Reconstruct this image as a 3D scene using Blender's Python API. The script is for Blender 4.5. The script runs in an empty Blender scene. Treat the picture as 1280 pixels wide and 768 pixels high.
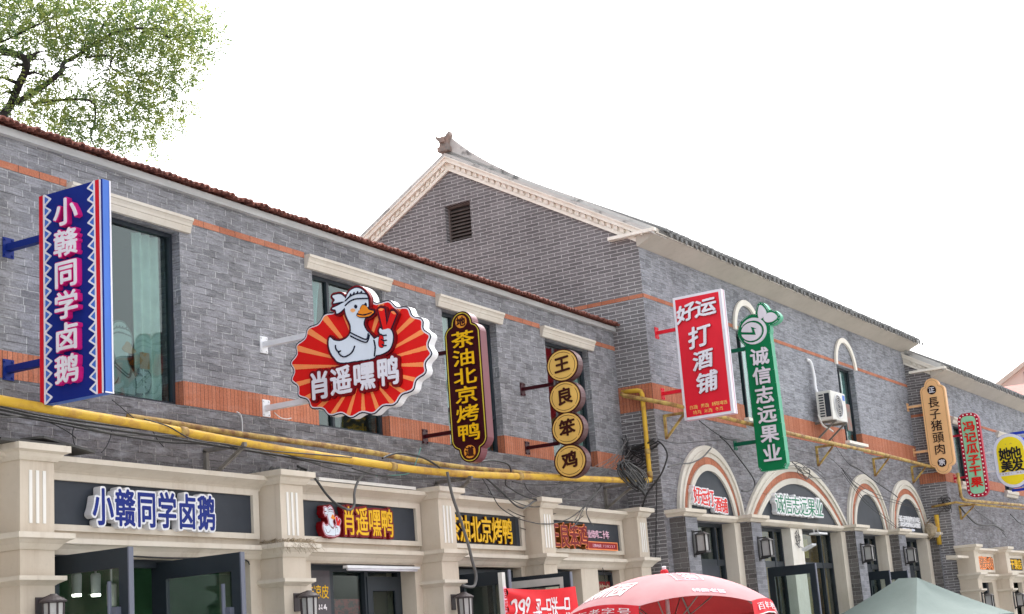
import bpy, bmesh, math, random
import numpy as np
from mathutils import Matrix, Vector
R = math.radians
random.seed(7)
sc = bpy.context.scene
COL = sc.collection

# ------------------------------------------------------------------ camera
cam = bpy.data.cameras.new("camera")
cam.sensor_width = 36.0
cam.lens = 36.0 * 1913.15 / 1280.0
cam.clip_start = 0.1
cam.clip_end = 2000
co = bpy.data.objects.new("camera", cam)
COL.objects.link(co)
_r = Vector((0.499262, -0.863282, -0.074034))
_u = Vector((-0.156841, -0.174077, 0.972162))
_b = Vector((-0.852138, -0.473752, -0.222308))
co.matrix_world = Matrix(((_r.x, _u.x, _b.x, 0), (_r.y, _u.y, _b.y, 0), (_r.z, _u.z, _b.z, 1.6), (0, 0, 0, 1)))
sc.camera = co

# ------------------------------------------------------------------ sky, sun, exposure
SUN_EL, SUN_AZ = 55.0, 20.0          # azimuth of the sun in degrees from +X (towards the street side)
world = bpy.data.worlds.new("World")
sc.world = world
world.use_nodes = True
wn = world.node_tree.nodes
wl = world.node_tree.links
bg = wn['Background']
sky = wn.new('ShaderNodeTexSky')
sky.sky_type = 'NISHITA'
sky.sun_disc = False
sky.sun_elevation = R(SUN_EL)
sky.sun_rotation = R(90 - SUN_AZ)
sky.air_density = 1.0
sky.dust_density = 6.0
sky.ozone_density = 1.0
hs = wn.new('ShaderNodeHueSaturation')     # overcast: a nearly colourless sky
hs.inputs['Saturation'].default_value = 0.22
wl.new(sky.outputs[0], hs.inputs['Color'])
wl.new(hs.outputs[0], bg.inputs['Color'])
bg.inputs['Strength'].default_value = 0.15
sun = bpy.data.lights.new("sun", 'SUN')
sun.energy = 0.7
sun.angle = R(25)
sun.color = (1.0, 0.965, 0.92)
so = bpy.data.objects.new("sun", sun)
COL.objects.link(so)
sd = Vector((math.cos(R(SUN_EL)) * math.cos(R(SUN_AZ)), math.cos(R(SUN_EL)) * math.sin(R(SUN_AZ)), math.sin(R(SUN_EL))))
so.rotation_euler = sd.to_track_quat('Z', 'Y').to_euler()
so.location = (10, -10, 30)
vs = sc.view_settings
vs.view_transform = 'Standard'
vs.look = 'None'
vs.gamma = 1.0
vs.use_curve_mapping = False
vs.exposure = 1.9
sc.cycles.max_bounces = 8
sc.cycles.transparent_max_bounces = 24

# ------------------------------------------------------------------ mesh helpers
class MB:
    def __init__(s):
        s.v = []; s.f = []; s.m = []; s.mi = 0; s.sm = []; s.smooth = False
    def add(s, vs_, fs_):
        n = len(s.v)
        s.v.extend([tuple(p) for p in vs_])
        for f in fs_:
            s.f.append([i + n for i in f]); s.m.append(s.mi); s.sm.append(s.smooth)
    def box(s, x0, x1, y0, y1, z0, z1):
        if x0 > x1: x0, x1 = x1, x0
        if y0 > y1: y0, y1 = y1, y0
        if z0 > z1: z0, z1 = z1, z0
        s.add([(x0,y0,z0),(x1,y0,z0),(x1,y1,z0),(x0,y1,z0),(x0,y0,z1),(x1,y0,z1),(x1,y1,z1),(x0,y1,z1)],
              [(0,3,2,1),(4,5,6,7),(0,1,5,4),(1,2,6,5),(2,3,7,6),(3,0,4,7)])
        return s
    def bar(s, p, q, w, h):            # rectangular bar from p to q
        p = Vector(p); q = Vector(q); d = (q - p).normalized()
        up = Vector((0,0,1)) if abs(d.z) < .95 else Vector((0,1,0))
        a = d.cross(up).normalized() * (w/2); b = a.cross(d).normalized() * (h/2)
        vs_ = [p-a-b, p+a-b, p+a+b, p-a+b, q-a-b, q+a-b, q+a+b, q-a+b]
        s.add(vs_, [(0,1,2,3),(7,6,5,4),(0,4,5,1),(1,5,6,2),(2,6,7,3),(3,7,4,0)])
        return s
    def prism(s, poly, d0, d1, fn):    # polygon (a,b) extruded between depths
        n = len(poly)
        s.add([fn(a,b,d0) for a,b in poly] + [fn(a,b,d1) for a,b in poly],
              [list(range(n))[::-1], list(range(n, 2*n))] + [(i,(i+1)%n,n+(i+1)%n,n+i) for i in range(n)])
        return s
    def ring(s, outer, inner, d0, d1, fn, closed=True):
        n = len(outer); P = []
        for k in (0, 1):
            dd = (d0, d1)[k]
            P += [fn(a,b,dd) for a,b in outer] + [fn(a,b,dd) for a,b in inner]
        F = []
        for i in range(n if closed else n-1):
            j = (i+1) % n
            F += [(2*n+i,2*n+j,3*n+j,3*n+i),(i,n+i,n+j,j),(i,j,2*n+j,2*n+i),(n+i,3*n+i,3*n+j,n+j)]
        if not closed:
            F += [(0,2*n,3*n,n),(n-1,2*n-1,4*n-1,3*n-1)]
        s.add(P, F)
        return s
    def tube(s, pts, r, n=8, r1=None, cap=True):
        pts = [Vector(p) for p in pts]
        k = len(pts)
        if k < 2: return s
        d = [(pts[min(i+1,k-1)] - pts[max(i-1,0)]).normalized() for i in range(k)]
        a = d[0].orthogonal().normalized()
        P = []
        for i in range(k):
            a = (a - d[i]*a.dot(d[i]))
            if a.length < 1e-6: a = d[i].orthogonal()
            a.normalize(); b = d[i].cross(a)
            rr = r if r1 is None else r + (r1-r)*i/(k-1)
            for j in range(n):
                t = 2*math.pi*j/n
                P.append(pts[i] + a*math.cos(t)*rr + b*math.sin(t)*rr)
        F = [(i*n+j, i*n+(j+1)%n, (i+1)*n+(j+1)%n, (i+1)*n+j) for i in range(k-1) for j in range(n)]
        if cap: F += [list(range(n))[::-1], [(k-1)*n+j for j in range(n)]]
        o = s.smooth; s.smooth = True; s.add(P, F); s.smooth = o
        return s
    def lathe(s, prof, c, n=16, axis='z', cap=True):
        P = []
        for r, z in prof:
            for j in range(n):
                t = 2*math.pi*(j+.5)/n
                if axis == 'z': P.append((c[0]+r*math.cos(t), c[1]+r*math.sin(t), c[2]+z))
                elif axis == 'y': P.append((c[0]+r*math.cos(t), c[1]+z, c[2]+r*math.sin(t)))
                else: P.append((c[0]+z, c[1]+r*math.cos(t), c[2]+r*math.sin(t)))
        k = len(prof)
        F = [(i*n+j, i*n+(j+1)%n, (i+1)*n+(j+1)%n, (i+1)*n+j) for i in range(k-1) for j in range(n)]
        if cap: F += [list(range(n))[::-1], [(k-1)*n+j for j in range(n)]]
        s.add(P, F)
        return s
    def molding(s, path, prof):        # closed profile (outward, z) swept along an xy path, mitred
        k = len(path); n = len(prof); P = []
        for i in range(k):
            p = Vector(path[i])
            ds = []
            if i > 0: ds.append((p - Vector(path[i-1])).normalized())
            if i < k-1: ds.append((Vector(path[i+1]) - p).normalized())
            ns = [Vector((d.y, -d.x)) for d in ds]
            m = ns[0] if len(ns) == 1 else (ns[0] + ns[1]) / (1 + ns[0].dot(ns[1]))
            for o, z in prof: P.append((p.x + m.x*o, p.y + m.y*o, z))
        F = [(i*n+j, i*n+(j+1)%n, (i+1)*n+(j+1)%n, (i+1)*n+j) for i in range(k-1) for j in range(n)]
        F += [list(range(n)), [(k-1)*n+j for j in range(n)][::-1]]
        s.add(P, F)
        return s
    def build(s, name, mat, parent=None, recalc=True, bevel=0):
        me = bpy.data.meshes.new(name)
        me.from_pydata(s.v, [], s.f)
        mats = mat if isinstance(mat, (list, tuple)) else [mat]
        for m in mats: me.materials.append(m)
        me.polygons.foreach_set('material_index', s.m)
        me.polygons.foreach_set('use_smooth', s.sm)
        if recalc and len(s.f) < 30000:
            bm = bmesh.new(); bm.from_mesh(me)
            if bevel:
                bmesh.ops.remove_doubles(bm, verts=bm.verts, dist=1e-5)
                es = [e for e in bm.edges if len(e.link_faces) == 2 and e.calc_face_angle(0) > .6]
                bmesh.ops.bevel(bm, geom=es, offset=bevel, segments=2, affect='EDGES', profile=.5)
            bmesh.ops.recalc_face_normals(bm, faces=bm.faces)
            bm.to_mesh(me); bm.free()
        uv = me.uv_layers.new(name='metres')          # planar coordinates in metres on every face
        nv = len(me.vertices); nl = len(me.loops)
        co_ = np.empty(nv*3, 'f'); me.vertices.foreach_get('co', co_); co_ = co_.reshape(-1,3)
        li = np.empty(nl, 'i'); me.loops.foreach_get('vertex_index', li)
        npoly = len(me.polygons)
        nr = np.empty(npoly*3, 'f'); me.polygons.foreach_get('normal', nr); nr = np.abs(nr.reshape(-1,3))
        lt = np.empty(npoly, 'i'); me.polygons.foreach_get('loop_total', lt)
        ax = np.repeat(np.argmax(nr * np.array([1,1.02,.98]), 1), lt)
        p = co_[li]
        U = np.where(ax == 0, p[:,1], p[:,0]); V = np.where(ax == 2, p[:,1], p[:,2])
        uv.data.foreach_set('uv', np.stack([U, V], 1).astype('f').ravel())
        me.update()
        ob = bpy.data.objects.new(name, me)
        COL.objects.link(ob)
        if parent is not None: ob.parent = parent
        return ob

def fac(a, b, d): return (a, -d, b)            # on a street front: along, up, outward
def sgn(a, b, d): return (-d, -a, b)           # on a board at right angles to the front
def gab(a, b, d): return (-d, a, b)            # on a gable end

def tag(o, label=None, cat=None, group=None, kind=None):
    if label: o['label'] = label
    if cat: o['category'] = cat
    if group: o['group'] = group
    if kind: o['kind'] = kind
    return o
def thing(name, label, cat, M, group=None):
    o = bpy.data.objects.new(name, None)
    o.empty_display_size = .2
    COL.objects.link(o); o.matrix_world = M
    return tag(o, label, cat, group)
def kids(o): return [c for c in COL.objects if c.parent == o]
def copy_tree(o, parent=None):
    c = o.copy(); COL.objects.link(c)
    if parent is not None: c.parent = parent
    for ch in kids(o): copy_tree(ch, c)
    return c

# frames of the three buildings: u along the front, v into the building, z up
_ANG = -0.033218
FR = {1: Matrix.Translation((0, 10, 0)),
      2: Matrix.Translation((21.1308, 9.42276, 0)) @ Matrix.Rotation(_ANG, 4, 'Z'),
      3: Matrix.Translation((34.17434, 8.409, 0)) @ Matrix.Rotation(_ANG, 4, 'Z')}
def at(b, u, v, z): return FR[b] @ Matrix.Translation((u, v, z))

# ------------------------------------------------------------------ raster shapes for signs and lettering
_gc = {}
def glyph(ch):
    if ch in _gc: return _gc[ch]
    c = bpy.data.curves.new('lettering', 'FONT'); c.body = ch; c.resolution_u = 3
    o = bpy.data.objects.new('lettering', c); COL.objects.link(o)
    dg = bpy.context.evaluated_depsgraph_get()
    me = bpy.data.meshes.new_from_object(o.evaluated_get(dg))
    me.calc_loop_triangles()
    v = np.array([p.co[:2] for p in me.vertices]).reshape(-1, 2)
    t = np.array([list(q.vertices) for q in me.loop_triangles], dtype=int).reshape(-1, 3)
    bpy.data.objects.remove(o); bpy.data.curves.remove(c); bpy.data.meshes.remove(me)
    _gc[ch] = (v, t)
    return _gc[ch]
_em = glyph('\u56fd')[0]
EM0, EM1 = _em.min(0), _em.max(0)

class Raster:
    def __init__(s, a0, b0, a1, b1, res):
        s.a0, s.b0, s.res = a0, b0, res
        s.nx = int(math.ceil((a1-a0)/res))+1; s.ny = int(math.ceil((b1-b0)/res))+1
        s.A = a0 + np.arange(s.nx)*res; s.B = b0 + np.arange(s.ny)*res
        s.m = np.zeros((s.ny, s.nx), bool)
    def new(s):
        r = Raster.__new__(Raster); r.__dict__.update(s.__dict__); r.m = np.zeros((s.ny, s.nx), bool); return r
    def tri(s, p):
        lo = np.floor((p.min(0) - (s.a0, s.b0))/s.res).astype(int); hi = np.ceil((p.max(0) - (s.a0, s.b0))/s.res).astype(int)
        x0, y0 = max(lo[0],0), max(lo[1],0); x1, y1 = min(hi[0]+1, s.nx), min(hi[1]+1, s.ny)
        if x0 >= x1 or y0 >= y1: return
        X = s.A[None, x0:x1]; Y = s.B[y0:y1, None]
        def e(a, b): return (b[0]-a[0])*(Y-a[1]) - (b[1]-a[1])*(X-a[0])
        e0, e1, e2 = e(p[0],p[1]), e(p[1],p[2]), e(p[2],p[0])
        s.m[y0:y1, x0:x1] |= ((e0 >= 0) & (e1 >= 0) & (e2 >= 0)) | ((e0 <= 0) & (e1 <= 0) & (e2 <= 0))
    def char(s, ch, a, b, w, h, shear=0.0, rise=0.0):     # cell with lower-left corner a,b
        v, t = glyph(ch)
        q = (v - EM0)/(EM1 - EM0)
        x = a + q[:,0]*w + (q[:,1]-.5)*shear*h
        y = b + q[:,1]*h + q[:,0]*rise*w
        P = np.stack([x, y], 1)
        for k in t: s.tri(P[k])
        return s
    def row(s, text, a0, b0, a1, b1, gap=.06, shear=0, rise=0):
        n = len(text); cw = (a1-a0)/n
        for i, ch in enumerate(text):
            s.char(ch, a0+i*cw+cw*gap/2, b0, cw*(1-gap), b1-b0, shear, rise)
        return s
    def column(s, text, a0, a1, b1, b0, gap=.1, drift=0.0):
        n = len(text); chh = (b1-b0)/n
        for i, ch in enumerate(text):
            s.char(ch, a0+drift*i, b1-(i+1)*chh+chh*gap/2, a1-a0, chh*(1-gap))
        return s
    def poly(s, P):
        X = s.A[None,:]; Y = s.B[:,None]; ins = np.zeros((s.ny, s.nx), bool)
        n = len(P)
        for i in range(n):
            (xa, ya), (xb, yb) = P[i], P[(i+1) % n]
            if ya == yb: continue
            c = ((ya > Y) != (yb > Y)) & (X < (xb-xa)*(Y-ya)/(yb-ya)+xa)
            ins ^= c
        s.m |= ins
        return s
    def disc(s, a, b, r, rb=None):
        rb = rb or r
        s.m |= ((s.A[None,:]-a)/r)**2 + ((s.B[:,None]-b)/rb)**2 <= 1
        return s
    def rect(s, a0, b0, a1, b1, r=0.0):
        X = np.maximum(np.maximum(a0+r-s.A, s.A-(a1-r)), 0)[None,:]; Y = np.maximum(np.maximum(b0+r-s.B, s.B-(b1-r)), 0)[:,None]
        s.m |= (X**2 + Y**2 <= r*r + 1e-12)
        return s
    def stroke(s, pts, r):
        X = s.A[None,:]; Y = s.B[:,None]
        for (xa, ya), (xb, yb) in zip(pts[:-1], pts[1:]):
            L = (xb-xa)**2 + (yb-ya)**2 + 1e-12
            t = np.clip(((X-xa)*(xb-xa)+(Y-ya)*(yb-ya))/L, 0, 1)
            s.m |= (X-xa-t*(xb-xa))**2 + (Y-ya-t*(yb-ya))**2 <= r*r
        return s
    def grow(s, r):
        o = s.new(); k = abs(r)/s.res; K = int(math.ceil(k))
        src = s.m if r >= 0 else ~s.m
        pad = np.pad(src, K, constant_values=(r < 0))
        out = np.zeros_like(src)
        for dy in range(-K, K+1):
            for dx in range(-K, K+1):
                if dx*dx + dy*dy <= k*k + .01:
                    out |= pad[K+dy:K+dy+s.ny, K+dx:K+dx+s.nx]
        o.m = out if r >= 0 else ~out
        return o
    def minus(s, q):
        o = s.new(); o.m = s.m & ~q.m; return o
    def both(s, q):
        o = s.new(); o.m = s.m & q.m; return o
    def plus(s, q):
        o = s.new(); o.m = s.m | q.m; return o
    def solid(s, mb, d0, d1, fn, blur=2):
        F = np.pad(s.m.astype(float), 3)
        for _ in range(blur):
            F = (np.roll(F,1,0)+2*F+np.roll(F,-1,0))/4
            F = (np.roll(F,1,1)+2*F+np.roll(F,-1,1))/4
        I = F > .5
        a0 = s.a0 - 3*s.res; b0 = s.b0 - 3*s.res; h = s.res
        c = I[:-1,:-1].astype(int) + I[:-1,1:] + I[1:,1:] + I[1:,:-1]
        V = []; Fc = []
        def P(x, y): return (a0 + x*h, b0 + y*h)
        def face(pl):
            n = len(V); V.extend(fn(a, b, d1) for a, b in pl); Fc.append(list(range(n, n+len(pl))))
        full = c == 4
        for y in range(full.shape[0]):
            r = full[y]
            if not r.any(): continue
            d = np.diff(np.concatenate([[0], r.astype(int), [0]]))
            for x0, x1 in zip(np.where(d == 1)[0], np.where(d == -1)[0]):
                face([P(x0,y), P(x1,y), P(x1,y+1), P(x0,y+1)])
        ys, xs = np.where((c > 0) & (c < 4))
        off = ((0,0),(1,0),(1,1),(0,1))
        for y, x in zip(ys, xs):
            pl = []; ev = []
            for k in range(4):
                (ox, oy), (qx, qy) = off[k], off[(k+1) % 4]
                f0, f1 = F[y+oy, x+ox], F[y+qy, x+qx]
                if f0 > .5: pl.append(P(x+ox, y+oy))
                if (f0 > .5) != (f1 > .5):
                    t = (f0-.5)/(f0-f1)
                    p = P(x+ox+(qx-ox)*t, y+oy+(qy-oy)*t)
                    pl.append(p); ev.append((f0 > .5, p))
            if len(pl) > 2: face(pl)
            for k in range(len(ev)):
                if ev[k][0]:
                    p, q = ev[k][1], ev[(k+1) % len(ev)][1]
                    n = len(V); V.extend([fn(*p,d1), fn(*q,d1), fn(*q,d0), fn(*p,d0)]); Fc.append([n,n+1,n+2,n+3])
        mb.add(V, Fc)
        return mb

# ------------------------------------------------------------------ materials
def mat(name, col, rough=.6, metal=0.0, var=.0, nscale=6.0, bump=0.0, bscale=40.0, spec=.5, stretch=None, col2=None, thr=None):
    m = bpy.data.materials.new(name); m.use_nodes = True
    nt = m.node_tree; b = nt.nodes['Principled BSDF']
    b.inputs['Roughness'].default_value = rough; b.inputs['Metallic'].default_value = metal
    b.inputs['Specular IOR Level'].default_value = spec
    c = (*col, 1)
    if var or col2:
        tc = nt.nodes.new('ShaderNodeTexCoord'); mp = nt.nodes.new('ShaderNodeMapping')
        nt.links.new(tc.outputs['Object'], mp.inputs['Vector'])
        if stretch: mp.inputs['Scale'].default_value = stretch
        n = nt.nodes.new('ShaderNodeTexNoise'); n.inputs['Scale'].default_value = nscale; n.inputs['Detail'].default_value = 6
        n.inputs['Roughness'].default_value = .62
        nt.links.new(mp.outputs[0], n.inputs['Vector'])
        r = nt.nodes.new('ShaderNodeValToRGB')
        lo, hi = thr or (.3, .7)
        r.color_ramp.elements[0].position = lo; r.color_ramp.elements[1].position = hi
        if col2:
            r.color_ramp.elements[0].color = (*col2, 1); r.color_ramp.elements[1].color = c
        else:
            r.color_ramp.elements[0].color = (*[x*(1-var) for x in col], 1); r.color_ramp.elements[1].color = (*[min(1, x*(1+var)) for x in col], 1)
        nt.links.new(n.outputs['Fac'], r.inputs['Fac']); nt.links.new(r.outputs['Color'], b.inputs['Base Color'])
    else:
        b.inputs['Base Color'].default_value = c
    if bump:
        tc = nt.nodes.new('ShaderNodeTexCoord'); n = nt.nodes.new('ShaderNodeTexNoise'); n.inputs['Scale'].default_value = bscale; n.inputs['Detail'].default_value = 4
        bp = nt.nodes.new('ShaderNodeBump'); bp.inputs['Strength'].default_value = bump; bp.inputs['Distance'].default_value = .01
        nt.links.new(tc.outputs['Object'], n.inputs['Vector']); nt.links.new(n.outputs['Fac'], bp.inputs['Height']); nt.links.new(bp.outputs[0], b.inputs['Normal'])
    return m

def brick(name, c1, c2, mortar, bw, rh, ms, smear=None, smear_amt=.5, lower=None, zsplit=4.22, off=.5, freq=2, rough=.85, vertical=False, bump=.6, edge=.004, tint=None, loose=False, stain=None):
    m = bpy.data.materials.new(name); m.use_nodes = True
    nt = m.node_tree; N = nt.nodes.new; L = nt.links.new
    b = nt.nodes['Principled BSDF']; b.inputs['Roughness'].default_value = rough; b.inputs['Specular IOR Level'].default_value = .25
    uv = N('ShaderNodeUVMap'); uv.uv_map = 'metres'
    vec = uv.outputs[0]
    wob = N('ShaderNodeTexNoise'); wob.inputs['Scale'].default_value = 7; L(vec, wob.inputs['Vector'])
    sub = N('ShaderNodeVectorMath'); sub.operation = 'SUBTRACT'; sub.inputs[1].default_value = (.5,.5,.5); L(wob.outputs['Color'], sub.inputs[0])
    scl = N('ShaderNodeVectorMath'); scl.operation = 'SCALE'; scl.inputs['Scale'].default_value = edge*2.2; L(sub.outputs[0], scl.inputs[0])
    add = N('ShaderNodeVectorMath'); add.operation = 'ADD'; L(vec, add.inputs[0]); L(scl.outputs[0], add.inputs[1])
    t = N('ShaderNodeTexBrick'); t.offset = off; t.offset_frequency = freq; t.squash = 1
    t.inputs['Scale'].default_value = 1; t.inputs['Brick Width'].default_value = bw; t.inputs['Row Height'].default_value = rh
    t.inputs['Mortar Size'].default_value = ms; t.inputs['Mortar Smooth'].default_value = .25; t.inputs['Bias'].default_value = 0
    t.inputs['Color1'].default_value = (*c1,1); t.inputs['Color2'].default_value = (*c2,1); t.inputs['Mortar'].default_value = (*mortar,1)
    bvec = add.outputs[0]
    if loose:                                        # every course starts anywhere, bricks of unequal length, dark bed joints and pale upright ones
        t.offset = 0
        sp = N('ShaderNodeSeparateXYZ'); L(bvec, sp.inputs[0])
        def mth(op, a, b_=None, c_=None):
            x = N('ShaderNodeMath'); x.operation = op
            for i, s_ in enumerate((a, b_, c_)):
                if s_ is None: continue
                if hasattr(s_, 'links'): L(s_, x.inputs[i])
                else: x.inputs[i].default_value = s_
            return x.outputs[0]
        ry = mth('DIVIDE', sp.outputs[1], rh); row = mth('FLOOR', ry); fr_ = mth('FRACT', ry)
        wn_ = N('ShaderNodeTexWhiteNoise'); wn_.noise_dimensions = '1D'; L(row, wn_.inputs['W'])
        cb = N('ShaderNodeCombineXYZ'); L(mth('MULTIPLY', sp.outputs[0], 2.1), cb.inputs[0]); L(mth('MULTIPLY', row, 7.31), cb.inputs[1])
        wj = N('ShaderNodeTexNoise'); wj.inputs['Scale'].default_value = 1; wj.inputs['Detail'].default_value = 0; L(cb.outputs[0], wj.inputs['Vector'])
        xx = mth('ADD', mth('MULTIPLY_ADD', wn_.outputs['Value'], bw, sp.outputs[0]), mth('MULTIPLY_ADD', wj.outputs['Fac'], .22, -.11))
        c2_ = N('ShaderNodeCombineXYZ'); L(xx, c2_.inputs[0]); L(sp.outputs[1], c2_.inputs[1]); bvec = c2_.outputs[0]
        bed = mth('GREATER_THAN', mth('ABSOLUTE', mth('SUBTRACT', fr_, .5)), .5-1.05*ms/rh)
        mn = N('ShaderNodeTexNoise'); mn.inputs['Scale'].default_value = 4.5; mn.inputs['Detail'].default_value = 3; L(vec, mn.inputs['Vector'])
        mr_ = N('ShaderNodeMapRange'); mr_.inputs[1].default_value = .42; mr_.inputs[2].default_value = .60; mr_.inputs[3].default_value = 1; mr_.inputs[4].default_value = .15; L(mn.outputs['Fac'], mr_.inputs[0])
        mc = N('ShaderNodeMix'); mc.data_type = 'RGBA'; L(mth('MULTIPLY', bed, mr_.outputs[0]), mc.inputs[0]); mc.inputs[6].default_value = (*mortar,1); mc.inputs[7].default_value = (*[x*.22 for x in mortar],1)
        L(mc.outputs[2], t.inputs['Mortar'])
    L(bvec, t.inputs['Vector'])
    col = t.outputs['Color']
    def mix(fac, a, bb, kind='MIX'):
        x = N('ShaderNodeMix'); x.data_type = 'RGBA'; x.blend_type = kind; x.clamp_factor = True
        if hasattr(fac, 'links'): L(fac, x.inputs[0])
        else: x.inputs[0].default_value = fac
        for s_, i in ((a, 6), (bb, 7)):
            if hasattr(s_, 'links'): L(s_, x.inputs[i])
            else: x.inputs[i].default_value = (*s_, 1)
        return x.outputs[2]
    # fine speckle inside every brick
    n1 = N('ShaderNodeTexNoise'); n1.inputs['Scale'].default_value = 55; n1.inputs['Detail'].default_value = 5; L(vec, n1.inputs['Vector'])
    r1 = N('ShaderNodeMapRange'); r1.inputs[1].default_value = .3; r1.inputs[2].default_value = .7; r1.inputs[3].default_value = .78; r1.inputs[4].default_value = 1.2; L(n1.outputs['Fac'], r1.inputs[0])
    g1 = N('ShaderNodeCombineColor'); [L(r1.outputs[0], g1.inputs[i]) for i in range(3)]
    col = mix(1.0, col, g1.outputs[0], 'MULTIPLY')
    if tint:                                         # a few odd bricks of another firing
        t2 = N('ShaderNodeTexBrick'); t2.offset = off; t2.offset_frequency = freq
        for k in ('Scale','Brick Width','Row Height'): t2.inputs[k].default_value = t.inputs[k].default_value
        t2.inputs['Mortar Size'].default_value = 0
        t2.inputs['Color1'].default_value = (0,0,0,1); t2.inputs['Color2'].default_value = (1,1,1,1); t2.inputs['Bias'].default_value = -.55
        t2.offset = t.offset; L(bvec, t2.inputs['Vector'])
        mm = N('ShaderNodeMath'); mm.operation = 'MULTIPLY'; L(t2.outputs['Color'], mm.inputs[0]); mm.inputs[1].default_value = .38
        inv = N('ShaderNodeMath'); inv.operation = 'SUBTRACT'; inv.inputs[0].default_value = 1; L(t.outputs['Fac'], inv.inputs[1])
        m3 = N('ShaderNodeMath'); m3.operation = 'MULTIPLY'; L(mm.outputs[0], m3.inputs[0]); L(inv.outputs[0], m3.inputs[1])
        col = mix(m3.outputs[0], col, tint)
    if loose:
        ms_ = N('ShaderNodeMapping'); ms_.inputs['Scale'].default_value = (5, 55, 1); L(vec, ms_.inputs['Vector'])
        ns = N('ShaderNodeTexNoise'); ns.inputs['Scale'].default_value = 1; ns.inputs['Detail'].default_value = 5; L(ms_.outputs[0], ns.inputs['Vector'])
        rs_ = N('ShaderNodeMapRange'); rs_.inputs[1].default_value = .3; rs_.inputs[2].default_value = .7; rs_.inputs[3].default_value = .74; rs_.inputs[4].default_value = 1.26; L(ns.outputs['Fac'], rs_.inputs[0])
        gs = N('ShaderNodeCombineColor'); [L(rs_.outputs[0], gs.inputs[i]) for i in range(3)]
        col = mix(1.0, col, gs.outputs[0], 'MULTIPLY')
    if stain:                                        # rain streaks and soot
        mt = N('ShaderNodeMapping'); mt.inputs['Scale'].default_value = (3.2, .45, 1); L(vec, mt.inputs['Vector'])
        nt2 = N('ShaderNodeTexNoise'); nt2.inputs['Scale'].default_value = 1; nt2.inputs['Detail'].default_value = 7; nt2.inputs['Roughness'].default_value = .6; L(mt.outputs[0], nt2.inputs['Vector'])
        rt_ = N('ShaderNodeMapRange'); rt_.inputs[1].default_value = .50; rt_.inputs[2].default_value = .72; rt_.inputs[4].default_value = .6; L(nt2.outputs['Fac'], rt_.inputs[0])
        sc_ = mix(1.0, col, stain, 'MULTIPLY')
        col = mix(rt_.outputs[0], col, sc_)
    if lower:                                        # the lower storey is laid in browner, unwashed brick
        tc = N('ShaderNodeTexCoord'); sx = N('ShaderNodeSeparateXYZ'); L(tc.outputs['Object'], sx.inputs[0])
        mr = N('ShaderNodeMapRange'); mr.inputs[1].default_value = zsplit-.05; mr.inputs[2].default_value = zsplit+.05; mr.inputs[3].default_value = 1; mr.inputs[4].default_value = 0; L(sx.outputs['Z'], mr.inputs[0])
        lc = mix(1.0, col, lower, 'MULTIPLY')
        col = mix(mr.outputs[0], col, lc)
    if smear:                                        # lime wash and old mortar wiped over the face
        mp = N('ShaderNodeMapping'); mp.inputs['Scale'].default_value = (1.0, 3.2, 1); L(vec, mp.inputs['Vector'])
        n2 = N('ShaderNodeTexNoise'); n2.inputs['Scale'].default_value = 3.2; n2.inputs['Detail'].default_value = 8; n2.inputs['Roughness'].default_value = .68; L(mp.outputs[0], n2.inputs['Vector'])
        r2 = N('ShaderNodeMapRange'); r2.inputs[1].default_value = .5; r2.inputs[2].default_value = .74; r2.inputs[4].default_value = smear_amt; L(n2.outputs['Fac'], r2.inputs[0])
        col = mix(r2.outputs[0], col, smear)
    n3 = N('ShaderNodeTexNoise'); n3.inputs['Scale'].default_value = .9; n3.inputs['Detail'].default_value = 5; L(vec, n3.inputs['Vector'])
    r3 = N('ShaderNodeMapRange'); r3.inputs[1].default_value = .3; r3.inputs[2].default_value = .7; r3.inputs[3].default_value = .88; r3.inputs[4].default_value = 1.1; L(n3.outputs['Fac'], r3.inputs[0])
    g3 = N('ShaderNodeCombineColor'); [L(r3.outputs[0], g3.inputs[i]) for i in range(3)]
    col = mix(1.0, col, g3.outputs[0], 'MULTIPLY')
    L(col, b.inputs['Base Color'])
    hh = N('ShaderNodeMath'); hh.operation = 'MULTIPLY_ADD'; L(n1.outputs['Fac'], hh.inputs[0]); hh.inputs[1].default_value = .35
    iv = N('ShaderNodeMath'); iv.operation = 'SUBTRACT'; iv.inputs[0].default_value = 1; L(t.outputs['Fac'], iv.inputs[1])
    L(iv.outputs[0], hh.inputs[2])
    bp = N('ShaderNodeBump'); bp.inputs['Strength'].default_value = bump; bp.inputs['Distance'].default_value = .006
    L(hh.outputs[0], bp.inputs['Height']); L(bp.outputs[0], b.inputs['Normal'])
    return m

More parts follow.
